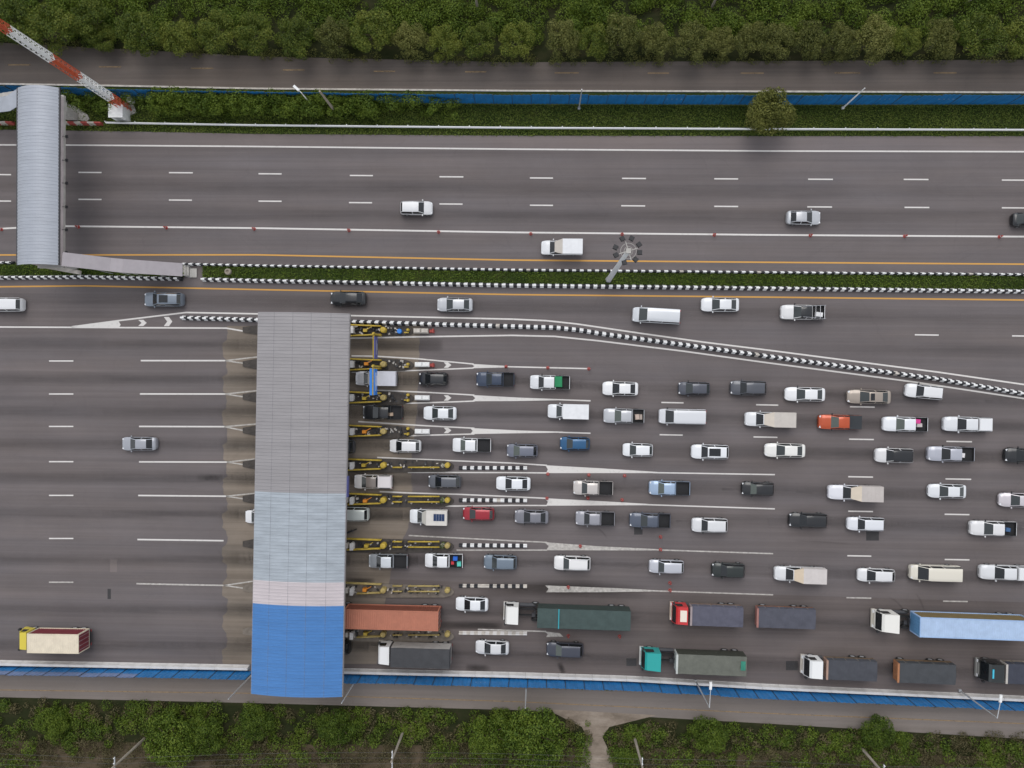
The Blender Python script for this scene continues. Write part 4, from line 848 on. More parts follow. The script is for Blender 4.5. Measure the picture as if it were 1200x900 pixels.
    if sunroof:
        t0, t1 = sunroof; b = MB(); q0, q1 = row(t0), row(t1); zm = max(row(t0 + (t1 - t0) * k_ / 8)[3] for k_ in range(9)); q0[3] = q1[3] = zm; hw_ = W * .5 * rr[4] * .72
        b.add([(L / 2 - t0 * L, -hw_, q0[3] + .03), (L / 2 - t1 * L, -hw_, q1[3] + .03), (L / 2 - t1 * L, hw_, q1[3] + .03), (L / 2 - t0 * L, hw_, q0[3] + .03), (L / 2 - t0 * L, -hw_, q0[3] - .03), (L / 2 - t1 * L, -hw_, q1[3] - .03), (L / 2 - t1 * L, hw_, q1[3] - .03), (L / 2 - t0 * L, hw_, q0[3] - .03)], [(3, 2, 1, 0), (0, 1, 5, 4), (1, 2, 6, 5), (2, 3, 7, 6), (3, 0, 4, 7)]); b.build('sunroof', 'glass', e)
    if rails:
        for sg in (1, -1):
            y = sg * W / 2 * rr[4] * .93; b = MB(); b.tube((L / 2 - .44 * L, y, zr + .05), (L / 2 - .88 * L, y, zr + .03), .03, n=6); b.tube((L / 2 - .46 * L, y, zr - .06), (L / 2 - .46 * L, y, zr + .05), .025, n=5); b.tube((L / 2 - .86 * L, y, zr - .08), (L / 2 - .86 * L, y, zr + .03), .025, n=5); b.build('roof_rail', 'galvanised', e)
    X = lambda t: L / 2 - t * L
    if kind[:6] == 'pickup':
        t0 = tmax + .004; hw_ = W * .485; wt = .07; xa, xb = X(t0), X(1.0) + .04
        b = MB(); b.bb(xb, xa, hw_ - wt, hw_, .50, 1.07); b.bb(xb, xa, -hw_, -hw_ + wt, .50, 1.07); b.bb(xb, xb + wt, -hw_ + wt, hw_ - wt, .50, 1.05); b.bb(xa - wt, xa, -hw_ + wt, hw_ - wt, .50, 1.07); b.build('bed_wall', pm, e)
        b = MB(); b.bb(xb + wt, xa - wt, -hw_ + wt, hw_ - wt, .62, .70)
        for s_ in range(7): yy = -hw_ + wt + (s_ + .5) * (2 * hw_ - 2 * wt) / 7; b.bb(xb + wt, xa - wt, yy - .05, yy + .05, .70, .72)
        b.bb(xb + wt, xa - wt, hw_ - wt - .015, hw_ - wt - .001, .72, 1.09); b.bb(xb + wt, xa - wt, -hw_ + wt + .001, -hw_ + wt + .015, .72, 1.09)
        b.bb(xb + .01, xa - .01, hw_ - .06, hw_ - .01, 1.071, 1.10); b.bb(xb + .01, xa - .01, -hw_ + .01, -hw_ + .06, 1.071, 1.10); b.bb(xb + wt + .001, xb + wt + .015, -hw_ + wt, hw_ - wt, .72, 1.08); b.build('bed_liner', 'liner', e)
        b = MB(); b.bb(xb - .07, xb - .003, -hw_, hw_, .42, .56); b.build('bumper', 'black_plastic', e)
        if bed == 'cover':
            b = MB(); b.bb(xb + .02, xa - .02, -hw_ + .02, hw_ - .02, 1.10, 1.15); [b.bb(xb + .02, xa - .02, yy - .02, yy + .02, 1.15, 1.165) for yy in (-.5, -.25, 0, .25, .5)]; b.build('bed_cover', 'cargo_dark', e)
        elif bed and bed[0] == 'cap':     # moulded canopy over the bed
            m = paint(bed[1], .35); b = MB(); z1 = bed[2] if len(bed) > 2 else 1.72; b.bb(xb + .02, xa + .03, -hw_ + .02, hw_ - .02, 1.10, z1 - .12, top=(.97, .90)); b.bb(xb + .1, xa - .01, -hw_ * .88, hw_ * .88, z1 - .12, z1, top=(.94, .86)); b.build('bed_canopy', m, e)
            for sg in (1, -1): b = MB(); b.box(((xa + xb) / 2, sg * (hw_ * .955), 1.35), ((xa - xb) * .8, .035, .26), 0); b.build('canopy_window', 'glass', e)
        elif bed and bed[0] == 'box':     # tall cargo box with fairing over the cab
            mtop = cloth(bed[1], .08); h = bed[3]; wb = W * .52; tb = bed[4] if len(bed) > 4 else tmax - .10
            xm = X(tb); b = MB(); b.bb(xb - .05, xm, -wb, wb, 1.11, h); 
            for s_ in range(int((xm - xb) / .5) + 1): xx = xb + s_ * .5; b.bb(xx - .015, xx + .015, -wb + .02, wb - .02, h, h + .012); b.bb(xx - .015, xx + .015, -wb - .012, wb + .012, 1.15, h - .02)
            b.build('cargo_box', mtop, e)
            t2 = bed[5] if len(bed) > 5 else (.44 if kind == 'pickup' else .37); q = row(t2); zf = q[3] + .03; b = MB(); x2 = X(t2); y2 = W / 2 * q[4]
            vs = [(xm - .003, -wb, 1.76), (xm - .003, wb, 1.76), (xm - .003, wb, h), (xm - .003, -wb, h), (x2, -y2, zf), (x2, y2, zf), (x2, y2, zf + .05), (x2, -y2, zf + .05)]
            b.add(vs, [(0, 3, 7, 4), (1, 5, 6, 2), (3, 2, 6, 7), (4, 7, 6, 5), (0, 4, 5, 1)]); b.build('cab_fairing', cloth(bed[2], .08), e)
            b = MB(); b.bb(xb - .06, xb - .052, -wb + .05, wb - .05, 1.2, h - .1); b.bb(xb - .075, xb - .06, -.02, .02, 1.2, h - .1); b.build('rear_door', paint(tuple(v * .8 for v in bed[1]), .5), e)
        elif bed == 'rack':
            b = MB()
            for sg in (1, -1): b.tube((xb + .1, sg * (hw_ - .05), 1.75), (X(.45), sg * (hw_ - .25), 1.85), .03, n=6); b.tube((xb + .1, sg * (hw_ - .05), 1.07), (xb + .1, sg * (hw_ - .05), 1.75), .03, n=6); b.tube((xa - .1, sg * (hw_ - .05), 1.07), (xa - .1, sg * (hw_ - .1), 1.79), .03, n=6)
            for q in (.15, .5, .85): xx = xb + (xa - xb) * q; b.tube((xx, -hw_ + .05, 1.76), (xx, hw_ - .05, 1.76), .03, n=6)
            b.build('ladder_rack', 'chrome', e)
    if extra == 'solar':
        b = MB(); h = bed[3] + .02; b.bb(X(.94), X(.66), -.55, .35, h, h + .04)
        p_ = b.build('solar_panel', mat('solar', (.012, .03, .09), .2).name, e); b = MB()
        for k in range(1, 4): xx = X(.94) + (X(.66) - X(.94)) * k / 4; b.bb(xx - .01, xx + .01, -.55, .35, h + .041, h + .046)
        b.build('cell_line', 'galvanised', p_)
    if cargo:
        Rz = Matrix.Rotation(yaw, 3, 'Z')
        for (nm, cl, t, yy, sx, sy, sz, lab) in cargo:
            z0 = .72
            if nm.startswith('roof_'): z0 = zr + .01; nm = nm[5:]
            q = Rz @ Vector((X(t), yy, 0)) + e.location; b = MB(); b.box((0, 0, sz / 2), (sx, sy, sz), yaw + random.uniform(-.12, .12), 0, (.95, .93)); b.box((0, 0, sz + .012), (sx * .8, sy * .8, .025), yaw, 0)
            tag(b.build(nm, cloth(cl, .1), None, loc=(q.x, q.y, z0)), lab, 'box' if 'box' in nm or 'crate' in nm else 'load')
    return e
LB = (.32, .42, .56)
# ---- upper carriageway and express lane
car('suv', 488, 244, 38, WHITE, 'white hatchback driving right alone in the middle of the upper carriageway', 'R', wscale=.95, gl='glass')
car('pickup_short', 658, 290.5, 48, WHITE, 'white pickup with tall white cargo box left of the high mast light', bed=('box', WHITE, (.50, .46, .41), 2.25, .52, .33), gl='glass')
car('sedan', 942, 255, 40, SILVER, 'silver sedan driving right on the upper carriageway, nearest the top right', 'R', gl='glass')
car('sedan', 1207, 257.5, 42, BLACK, 'black car with red tail lights cut off at the right frame edge, upper carriageway', 'R', tail=1)
car('suv', 7, 357, 41, WHITE, 'white car cut off at the left frame edge in the express lane', gl='glass', sunroof=None)
car('suv', 192, 351, 46, (.17, .20, .24), 'slate grey car with dark sunroof in the express lane left of the canopy', sunroof=(.46, .68), gl='glass')
car('sedan', 408, 349.5, 42, BLACK, 'black sedan passing just above the canopy corner in the express lane', gl='glass')
car('sedan', 533, 357, 42, SILVER, 'silver sedan in the express lane following the black sedan', gl='glass_reflect_grey')
car('van', 769, 370, 56, WHITE, 'white van steering slightly askew in the express lane below the high mast', ang=-2.6, gl='glass_reflect_grey')
car('sedan', 844, 357, 44.5, WHITE, 'white sedan hugging the yellow line in the express lane', gl='glass_reflect_grey')
car('pickup', 940.5, 366, 51, WHITE, 'white pickup with black roof and rack in the express lane', roof=BLACK, bed='rack', cargo=[('white_box', (.7, .7, .7), .86, .28, .9, .6, .5, 'white box in the racked bed of the express lane pickup')], gl='glass_reflect_grey')
car('sedan', 163, 520, 41, (.34, .35, .38), 'lone grey sedan leaving the plaza left of the canopy', gl='glass')
car('hatch', 306, 605.5, 38, WHITE, 'white car nose emerging from the left side of the canopy', gl='glass')
# ---- queue row 1
car('pickup_short', 441, 443.5, 49, (.55, .55, .57), 'silver white box pickup under the bright blue sign', bed=('box', (.56, .56, .60), (.4, .38, .35), 2.1, .40, .33), gl='glass')
car('hatch', 508, 444, 34, BLACK, 'small black hatchback behind the box pickup under the sign', gl='glass')
car('pickup', 580.5, 444.5, 45, (.035, .05, .085), 'dark navy pickup in the top queue row behind the black hatchback')
car('pickup_short', 644.5, 448, 47, WHITE, 'white pickup carrying a green tarpaulin in the top queue row', gl='glass', cargo=[('green_tarpaulin', (.02, .22, .09), .70, -.1, 1.1, 1.45, .6, 'bright green tarpaulin bundle in the bed of a white pickup')])
car('sedan', 727, 455.3, 42, WHITE, 'white sedan in the top row directly behind the green loaded pickup', gl='glass')
car('hatch', 813.5, 455.3, 37, (.075, .08, .10), 'dark grey hatchback in the top row behind a white sedan', gl='glass_reflect_grey')
car('suv', 877, 454.6, 42.5, (.08, .085, .10), 'dark grey car in the top row between hatchback and white sedan', gl='glass')
car('sedan', 943.5, 462, 47, WHITE, 'white sedan in the top row just left of the beige sedan', gl='glass_reflect_grey')
car('sedan', 1018.5, 465, 51, (.33, .28, .235), 'beige brown sedan with small dark sunroof', sunroof=(.49, .58), gl='glass_reflect_grey')
car('suv', 1083, 459, 44, WHITE, 'white car turned slightly beside the diagonal barrier', ang=-5, wscale=.95, gl='glass')
# ---- row 2
car('pickup', 448.5, 483.2, 47, BLACK, 'black pickup nearest the canopy in the second queue row', gl='glass', cargo=[('beige_box', (.40, .30, .22), .72, .25, .5, .45, .4, 'small beige box in the bed of the black pickup')])
car('sedan', 515.5, 484.2, 39, WHITE, 'white sedan behind the black pickup', gl='glass_reflect_grey')
car('pickup_short', 665.5, 482, 47.5, WHITE, 'white pickup with smooth white bed canopy in the middle of row two', bed=('box', WHITE, WHITE, 1.9, .38, .355), gl='glass_reflect_grey')
car('pickup', 731, 487.3, 48, SILVER, 'silver pickup with boxes in its black bed', gl='glass_reflect_green', cargo=[('cardboard_box', (.48, .38, .32), .82, .1, .55, .7, .5, 'pale cardboard box in the bed of the silver pickup'), ('plank_box', (.36, .30, .26), .91, .1, .35, .7, .4, 'flat brown box behind the cardboard box in the silver pickup')])
car('van', 799.5, 488, 55, (.60, .61, .63), 'long silver white van in the second row behind the silver pickup', gl='glass')
car('pickup_short', 901, 491.3, 56, WHITE, 'white pickup with pale beige canvas box ahead of the orange pickup', bed=('box', (.50, .46, .42), (.56, .50, .43), 2.15, .55, .36), gl='glass')
car('pickup', 984, 494.6, 50, (.46, .075, .022), 'orange red pickup with dark bed cover', bed='cover', gl='glass_reflect_green')
car('pickup', 1060.5, 497, 52, WHITE, 'white pickup with pink bundle in its bed behind the orange pickup', gl='glass_reflect_green', cargo=[('pink_bundle', (.60, .05, .25), .74, -.4, .9, .6, .45, 'pink bundle in the bed of a white pickup'), ('grey_bundle', (.5, .46, .44), .80, .1, .7, .5, .4, 'pale bundle beside the pink one in a white pickup')])
car('pickup', 1132.5, 497, 54, WHITE, 'white pickup with ribbed white bed canopy at the right of row two', bed=('cap', WHITE), gl='glass')
# ---- row 3
car('suv', 397, 523.3, 38, DGREY, 'dark car half hidden under the canopy in the third lane', gl='glass')
car('hatch', 474.8, 522.6, 37, WHITE, 'white hatchback nearest the canopy in the third queue row', gl='glass')
car('pickup_short', 553, 521.5, 45.5, WHITE, 'white pickup with empty black bed in the third row', gl='glass_reflect_green')
car('hatch', 612, 528, 36.5, (.15, .16, .20), 'grey blue hatchback behind the white pickup in row three', gl='glass_reflect_green')
car('hatch', 673.7, 519.8, 35, (.018, .09, .20), 'blue hatchback, the only bright blue car', gl='glass_reflect_grey')
car('hatch', 747.5, 527.2, 35.5, WHITE, 'white hatchback between the blue hatchback and a black roofed car', gl='glass_reflect_grey')
car('suv', 832, 529.3, 44, WHITE, 'white car with black panoramic roof near the middle of row three', sunroof=(.44, .74), gl='glass')
car('sedan', 920, 527.7, 47.5, (.72, .71, .67), 'creamy white sedan behind the panoramic roofed car in row three', gl='glass_reflect_grey')
car('suv', 1048, 533.6, 44.5, WHITE, 'white car with all black roof left of the grey pickup', roof=BLACK, gl='glass')
car('pickup', 1114, 531.8, 54, (.42, .43, .48), 'silver grey pickup with a white box in its black bed', gl='glass', cargo=[('white_crate', (.7, .68, .68), .745, .15, .4, .6, .4, 'white crate at the front of the silver grey pickup bed')])
car('suv', 1200, 533.5, 45, BLACK, 'black car cut off by the right frame edge in row three', gl='glass')
# ---- row 4
car('pickup_short', 437.5, 564.3, 45, (.66, .63, .60), 'cream pickup with low white load box nearest the canopy in row four', roof=(.20, .17, .15), bed=('cap', (.66, .62, .62), 1.5), gl='glass')
car('hatch', 521, 564.3, 38.5, (.10, .105, .12), 'charcoal hatchback in row four behind the cream pickup', gl='glass')
car('sedan', 601.5, 566.5, 40.5, WHITE, 'white sedan in row four behind the charcoal hatchback', gl='glass')
car('pickup_short', 695, 571.6, 47, (.54, .50, .47), 'pale beige pickup with black bed in row four', gl='glass_reflect_grey')
car('pickup_short', 784.5, 571.8, 48, LB, 'light blue pickup with black bed', gl='glass_reflect_green')
car('suv', 888, 572.6, 38, BLACK, 'small black car behind the light blue pickup', gl='glass_reflect_green', wscale=.93)
car('pickup', 1000, 577, 59, (.66, .66, .70), 'white pickup with tall beige box in row four', bed=('box', (.46, .42, .395), (.60, .52, .42), 2.3, .575, .40), gl='glass')
car('sedan', 1110, 575.5, 44, WHITE, 'white sedan behind the beige box pickup in row four', gl='glass_reflect_grey')
car('sedan', 1193.5, 586, 45, (.58, .54, .56), 'pale pinkish silver car at the right edge of row four', gl='glass_reflect_grey')
# ---- row 5
car('suv', 412.5, 602.3, 40, (.55, .58, .55), 'pale greenish white car entering the canopy in row five', gl='glass')
car('pickup_short', 502.5, 605, 45, WHITE, 'white box pickup with a blue solar panel on its roof', bed=('box', (.60, .57, .53), (.46, .44, .40), 2.15, .47, .35), extra='solar', gl='glass')
car('hatch', 560.7, 602, 37, (.32, .018, .03), 'red hatchback, the only crimson car', gl='glass_reflect_grey')
car('sedan', 623, 605.6, 40, (.19, .19, .215), 'grey sedan behind the red hatchback', gl='glass')
car('pickup_short', 697.5, 607.3, 46, (.30, .30, .33), 'grey pickup with black bed behind the grey sedan', gl='glass')
car('pickup', 761.5, 609.5, 48, (.085, .10, .135), 'dark blue grey pickup with dusty bed', gl='glass_reflect_grey')
car('suv', 831.7, 615.2, 42, WHITE, 'white car behind the dark blue grey pickup in row five', gl='glass', tail=1)
car('suv', 947, 609.5, 45, BLACK, 'large black car ahead of the white minivan in row five', gl='glass')
car('suv', 1014.5, 613.8, 43.5, (.66, .67, .70), 'white minivan beside a dark square asphalt patch', wscale=.93, gl='glass')
car('pickup', 1163.5, 619, 53.5, WHITE, 'white pickup with dark loaded bed at the right of row five', gl='glass_reflect_grey', cargo=[('blue_bundle', (.05, .12, .25), .80, .1, .6, .5, .4, 'dark blue bundle in the bed of a white pickup')])
# ---- row 6
car('pickup_short', 455, 657.3, 46, (.30, .32, .34), 'grey pickup nearest the canopy in row six with pale roof', roof=(.58, .61, .64), gl='glass')
car('pickup_short', 520.3, 656.8, 45, WHITE, 'white pickup with colourful crates in row six', gl='glass', cargo=[('blue_crate', (.02, .12, .50), .80, -.35, .6, .55, .5, 'blue crate in the bed of a white pickup'), ('teal_crate', (.10, .50, .42), .90, .35, .55, .6, .5, 'teal crate in the bed of a white pickup'), ('red_bundle', (.5, .04, .05), .73, .25, .4, .4, .4, 'red bundle in the bed of a white pickup')])
car('suv', 586.3, 658.6, 39, (.16, .20, .245), 'slate blue car behind the crate loaded pickup', gl='glass_reflect_grey')
car('suv', 670.7, 659.7, 43, (.72, .71, .70), 'white car with roof rails in row six', rails=1, gl='glass_reflect_grey')
car('suv', 781, 663.7, 41, (.50, .51, .55), 'silver hatchback in row six behind the white railed car', wscale=.93, gl='glass_reflect_grey')
car('suv', 853.5, 668, 39, (.022, .028, .026), 'black green car in row six behind the silver hatchback', gl='glass')
car('pickup_short', 936, 672.3, 57, WHITE, 'white pickup with dusty white box in row six', bed=('box', (.54, .50, .48), (.58, .48, .36), 2.15, .53, .36), gl='glass')
car('hatch', 1027, 674, 44, WHITE, 'white hatchback between box pickup and cream van in row six', gl='glass')
car('van', 1095, 670.8, 58, (.66, .62, .53), 'cream van in row six', gl='glass')
car('pickup', 1177, 670.7, 58, WHITE, 'white canopy pickup at the right edge of row six', bed=('cap', WHITE, 1.85), gl='glass')
# ---- rows 7 and 8
car('sedan', 553, 708, 38.5, WHITE, 'white sedan between the brick red container and the green tarpaulin truck', gl='glass')
car('sedan', 576.8, 758.8, 39.5, WHITE, 'white sedan in the bottom row behind the dark covered truck', gl='glass')
car('suv', 662, 761, 43.5, (.055, .06, .08), 'dark navy car in the bottom row below the green tarpaulin truck', gl='glass_reflect_green')
car('suv', 391, 758, 40, BLACK, 'black car almost fully under the canopy in the bottom lane', gl='glass')

# ---- lorries
def truck(label, name, ref, cab=None, bodies=(), rowslope=True):
    """ref: photo point on the lorry's centre line at ground; every length measured back along it"""
    o = G(*ref); yaw = head_angle(*ref) + PI; e = empty(name, o, yaw, label, 'lorry'); ci = Matrix.Rotation(-yaw, 3, 'Z')
    def lx(px, py, z): return (ci @ (G(px, py, z) - Vector((o.x, o.y, z)))).x
    cy = ref[1]
    fronts = []
    if cab:
        hc = cab.get('h', 2.85); xr1 = lx(cab['x'][0], cy + 15, hc); xr0 = lx(cab['x'][1], cy + 15, hc); nose = cab.get('nose', .55); W = 2.36; xf = xr1 + nose; cm = paint(cab['c'], .3, .4); m2 = cab.get('c2')
        prof = [(xr0, .75), (xf - .04, .62), (xf, .75), (xf - .02, 1.45), (xr1 + .10, hc - .28), (xr1 - .12, hc), (xr0, hc + cab.get('rise', .06))]
        ws = [1, 1, 1, 1, .97, .93, .96 if not cab.get('rise') else .99]; b = MB(); n = len(prof); Lp = [(x, W / 2 * k_, z) for (x, z), k_ in zip(prof, ws)]; Rp = [(x, -y, z) for x, y, z in Lp]
        b.face(Lp); b.face(Rp[::-1])
        for k in range(n): q = (k + 1) % n; b.face([Lp[q], Lp[k], Rp[k], Rp[q]])
        cb = b.build('cab', cm, e)
        b = MB(); a, c = prof[3], prof[4]
        def on(t, s, d=.012): x = a[0] + (c[0] - a[0]) * t + d; z = a[1] + (c[1] - a[1]) * t; return (x, s * W / 2 * (.93 - .03 * t), z)
        b.face([on(.04, -1), on(.04, 1), on(.96, 1), on(.96, -1)]); b.build('windshield', cab.get('g', 'glass'), e)
        for sg in (1, -1):
            b = MB(); y = sg * (W / 2 + .006); x0, x1 = xr1 - .05, xr1 - .05 - (xr1 - xr0) * .55
            v = [(x0 + .22, y, 1.5), (x1, y, 1.5), (x1, y * .972, hc - .38), (x0, y * .972, hc - .38)]; b.face(v[::-1] if sg > 0 else v); b.build('side_window', 'glass', e)
            b = MB(); b.box((xf + .03, sg * .92, .82), (.12, .36, .2), 0); b.build('headlight', 'lamp_clear', e)
            b = MB(); b.bb(xf - .25, xf - .02, sg * (W / 2 + .17) - .1, sg * (W / 2 + .17) + .1, 1.75, 2.25); b.tube((xf - .2, sg * W / 2 * .95, 2.3), (xf - .12, sg * (W / 2 + .17), 2.25), .025, n=5); b.build('mirror', 'black_plastic', e)
            wheel(e, xf - 1.15, sg * (W / 2 - .18), .48, .28)
        b = MB(); b.bb(xf - .35, xf + .14, -W / 2, W / 2, .38, .72); b.bb(xf + .005, xf + .05, -.75, .75, .78, 1.25); b.build('bumper', paint(cab.get('cb', (.6, .57, .52)), .5), e)
        if m2: b = MB(); x_ = (xr1 + xr0) / 2 - .1; b.bb(x_ - .42, x_ + .42, -.72, .72, hc + .02, hc + .12 + cab.get('rise', .06) * .5); b.build('roof_hatch', paint(m2, .5), e)
        if cab.get('strip'): b = MB(); x_ = xr1 - .28; b.bb(x_ - .1, x_ + .1, -.55, .6, hc + .01, hc + .07); b.build('sun_visor', paint(cab['strip'], .4), e)
        fronts.append((xr0, xf))
    for bi, B in enumerate(bodies):
        h = B['h']; yb_ = cy + 15; x1 = lx(B['x'][0], yb_, h); x0 = lx(B['x'][1], yb_, h); W = B.get('w', 2.44); hw_ = W / 2; k = B['k']; z0 = B.get('z0', 1.15); Ln = x1 - x0
        xs_ = (fronts[-1][0] if bi == 0 and fronts else x1)
        b = MB(); b.bb(x0 + .2, xs_ - (.0 if bi or not fronts else -.3), -.5, -.32, .62, .86); b.bb(x0 + .2, xs_ - (.0 if bi or not fronts else -.3), .32, .5, .62, .86)
        for q in range(int(Ln / 1.4)): xx = x0 + .5 + q * 1.4; b.bb(xx - .06, xx + .06, -.98, .98, .86, z0 - .02)
        b.build('chassis', 'underbody', e)
        if bi == 0 and fronts and xs_ - x1 > .5:
            b = MB(); b.tube((x1 + .35, -.35, .9), (x1 + .35, -.35, 2.0), .08, n=8); b.box((x1 + .5, .3, 1.05), (.45, .5, .35), 0, 0); b.tube((x1 + .2, -.9, .7), (xs_ - .1, -.9, .7), .25, n=10); b.box((x1 + .28, 0, 1.4), (.06, .9, .5), 0, 0); b.build('coupling_gear', 'steel_dark', e)
        ax = B.get('ax', [x0 + .9, x0 + 2.2] if Ln > 7 else [x0 + 1.1, x0 + 2.3]); ax = list(ax) + ([x1 + .3 if Ln > 9 else x1 - 1.0] if (Ln > 9 and cab) or bi > 0 else [])
        for xx in ax:
            for sg in (1, -1): wheel(e, xx, sg * (W / 2 - .20), .48, .32)
        b = MB(); b.bb(x0 - .02, x0 + .06, -1.05, 1.05, .62, .74); b.build('rear_bumper', 'steel_dark', e)
        for sg in (1, -1): b = MB(); b.bb(x0 - .05, x0 - .021, sg * .9 - .16, sg * .9 + .16, .63, .73); b.build('taillight', 'lamp_red', e)
        if k == 'container':
            mt, msd = paint(B['ct'], .55, 0, 0, .12), paint(B['cs'], .6, 0, 0, .18)
            def corr(y, nm, m):
                bb_ = MB(); n = int(Ln / .28) * 4; ps = []
                for q in range(n + 1): x = x0 + .08 + (Ln - .16) * q / n; ps.append((x, (0, .035, .035, 0)[q % 4]))
                return ps
            ps = corr(0, '', '')
            for sg in (1, -1):
                bm_ = MB()
                for (xa, da), (xb, db) in zip(ps, ps[1:]):
                    v = [(xa, sg * (hw_ - .01 - da), z0 + .12), (xb, sg * (hw_ - .01 - db), z0 + .12), (xb, sg * (hw_ - .01 - db), h - .1), (xa, sg * (hw_ - .01 - da), h - .1)]; bm_.face(v if sg < 0 else v[::-1])
                bm_.build('side_panel', msd, e)
            bm_ = MB()
            for (xa, da), (xb, db) in zip(ps, ps[1:]): bm_.face([(xa, -hw_ + .06, h - da * .7), (xb, -hw_ + .06, h - db * .7), (xb, hw_ - .06, h - db * .7), (xa, hw_ - .06, h - da * .7)])
            bm_.build('roof_panel', mt, e); bm_ = MB()
            for sg in (1, -1): bm_.bb(x0, x1, sg * hw_ - .06, sg * hw_ + .06, z0, z0 + .14); bm_.bb(x0, x1, sg * (hw_ - .02) - .06, sg * (hw_ - .02) + .06, h - .11, h + .01)
            for xx in (x0 + .06, x1 - .06):
                bm_.bb(xx - .06, xx + .06, -hw_ + .09, hw_ - .09, z0, z0 + .12); bm_.bb(xx - .06, xx + .06, -hw_ + .05, hw_ - .05, h - .10, h + .008)
                for sg in (1, -1): bm_.bb(xx - .075, xx + .075, sg * hw_ - .075, sg * hw_ + .075, z0 + .14, h - .11)
            bm_.build('frame', paint(B.get('cf', B['ct']), .55, 0, 0, .12), e)
            bm_ = MB(); bm_.bb(x1 - .06, x1 - .01, -hw_ + .08, hw_ - .08, z0 + .1, h - .1)
            for q in range(7): y = -hw_ + .3 + q * (W - .6) / 6; bm_.bb(x1 - .01, x1 + .02, y - .08, y + .08, z0 + .15, h - .15)
            bm_.build('front_panel', paint(B.get('cff', B['ct']), .55, 0, 0, .12), e)
            for sg in (1, -1):
                bm_ = MB(); bm_.bb(x0 + .01, x0 + .06, min(sg * .02, sg * (hw_ - .08)), max(sg * .02, sg * (hw_ - .08)), z0 + .12, h - .12); d_ = bm_.build('rear_door', msd, e)
                bm_ = MB(); [bm_.tube((x0 - .02, sg * y, z0 + .15), (x0 - .02, sg * y, h - .15), .02, n=5) for y in (.3, .85)]; bm_.build('locking_bar', 'galvanised', d_)
        else:
            # open body with boards, covered by a tarpaulin
            zb1 = z0 + (h - z0) * B.get('bf', .45); bm_ = MB(); bm_.bb(x0, x1, -hw_, hw_, z0 - .02, z0 + .12)
            for sg in (1, -1):
                for q in range(3): z_ = z0 + .14 + q * (zb1 - z0 - .14) / 3; bm_.bb(x0 + .02, x1 - .02, sg * (hw_ - .03) - .025, sg * (hw_ - .03) + .025, z_, z_ + (zb1 - z0 - .14) / 3 - .02)
                for q in range(int(Ln / 1.1) + 1): xx = x0 + .06 + q * (Ln - .12) / max(1, int(Ln / 1.1)); bm_.bb(xx - .04, xx + .04, sg * (hw_ + .02) - .03, sg * (hw_ + .02) + .03, z0, zb1 + .04)
            bm_.build('side_board', cloth(B['cs'], .3), e); nx, ny = max(8, int(Ln / .35)), 8; bm_ = MB(); rs = random.Random(int(B['x'][0]))
            hoops = max(3, int(Ln / 1.5))
            def zt(x, y): 
                f = ((x - x0) / Ln * hoops) % 1; crown = .10 * (1 - (y / hw_) ** 2); return h - .10 + crown - B.get('sag', .12) * math.sin(PI * f) * (1 - (y / hw_) ** 4 * .6) + .02 * math.sin(3.1 * x + 4 * y)
            V = [[(x0 + Ln * i / nx, -hw_ - .03 + (W + .06) * j / ny) for j in range(ny + 1)] for i in range(nx + 1)]
            for i in range(nx):
                for j in range(ny):
                    c_ = [V[i][j], V[i + 1][j], V[i + 1][j + 1], V[i][j + 1]]; bm_.face([(x, y, zt(x, y)) for x, y in c_])
                for j, sg in ((0, -1), (ny, 1)):
                    (xa, y), (xb, _) = V[i][j], V[i + 1][j]; w1, w2 = .03 * math.sin(5 * xa), .03 * math.sin(5 * xb); v = [(xa, y + sg * .02 + w1 * .5, zb1 - .1), (xb, y + sg * .02 + w2 * .5, zb1 - .1), (xb, y, zt(xb, y)), (xa, y, zt(xa, y))]; bm_.face(v if sg < 0 else v[::-1])
            for x, sg in ((x0, -1), (x1, 1)):
                v = [(x, -hw_, zb1 - .2), (x, hw_, zb1 - .2), (x, hw_ + .03, h - .12), (x, -hw_ - .03, h - .12)]; bm_.face(v if sg > 0 else v[::-1])
            tp = bm_.build('tarpaulin', [cloth(B['ct'])], e)
            if B.get('cside'):
                bm_ = MB()
                for sg in (1, -1): bm_.bb(x0 + .01, x1 - .01, sg * (hw_ + .055) - .006, sg * (hw_ + .055) + .006, z0 + .1, h - .16)
                bm_.build('side_curtain', cloth(B['cside'], .2), e)
            bm_ = MB(); bm_.bb(x0 + .01, x0 + .07, -hw_ + .05, hw_ - .05, z0 + .1, zb1); bm_.build('tailgate', cloth(B['cs'], .3), e)
            if B.get('hb'):
                bm_ = MB(); bm_.bb(x1 + .02, x1 + .10, -hw_, hw_, z0, h - .05)
                for q in range(6): y = -hw_ + .15 + q * (W - .3) / 5; bm_.bb(x1 + .10, x1 + .15, y - .06, y + .06, z0 + .1, h - .1)
                bm_.bb(x1 + .01, x1 + .26, -hw_, hw_, h - .05, h + .04); bm_.build('headboard', cloth(B['hb'], .15), e)
            if B.get('strap'): bm_ = MB(); xx = x0 + Ln * B['strap'][1]; bm_.bb(xx - .07, xx + .07, -hw_ - .04, hw_ + .04, h + .0, h + .03); bm_.build('strap', cloth(B['strap'][0], .1), e)
            if B.get('patchc'): bm_ = MB(); bm_.bb(x0 + .15, x0 + .75, -.7, .45, h - .02, h + .025); bm_.build('cloth_patch', cloth(B['patchc'], .25), e)
            for q in range(hoops + 1):
                xx = x0 + .05 + (Ln - .1) * q / hoops
            bm_ = MB()
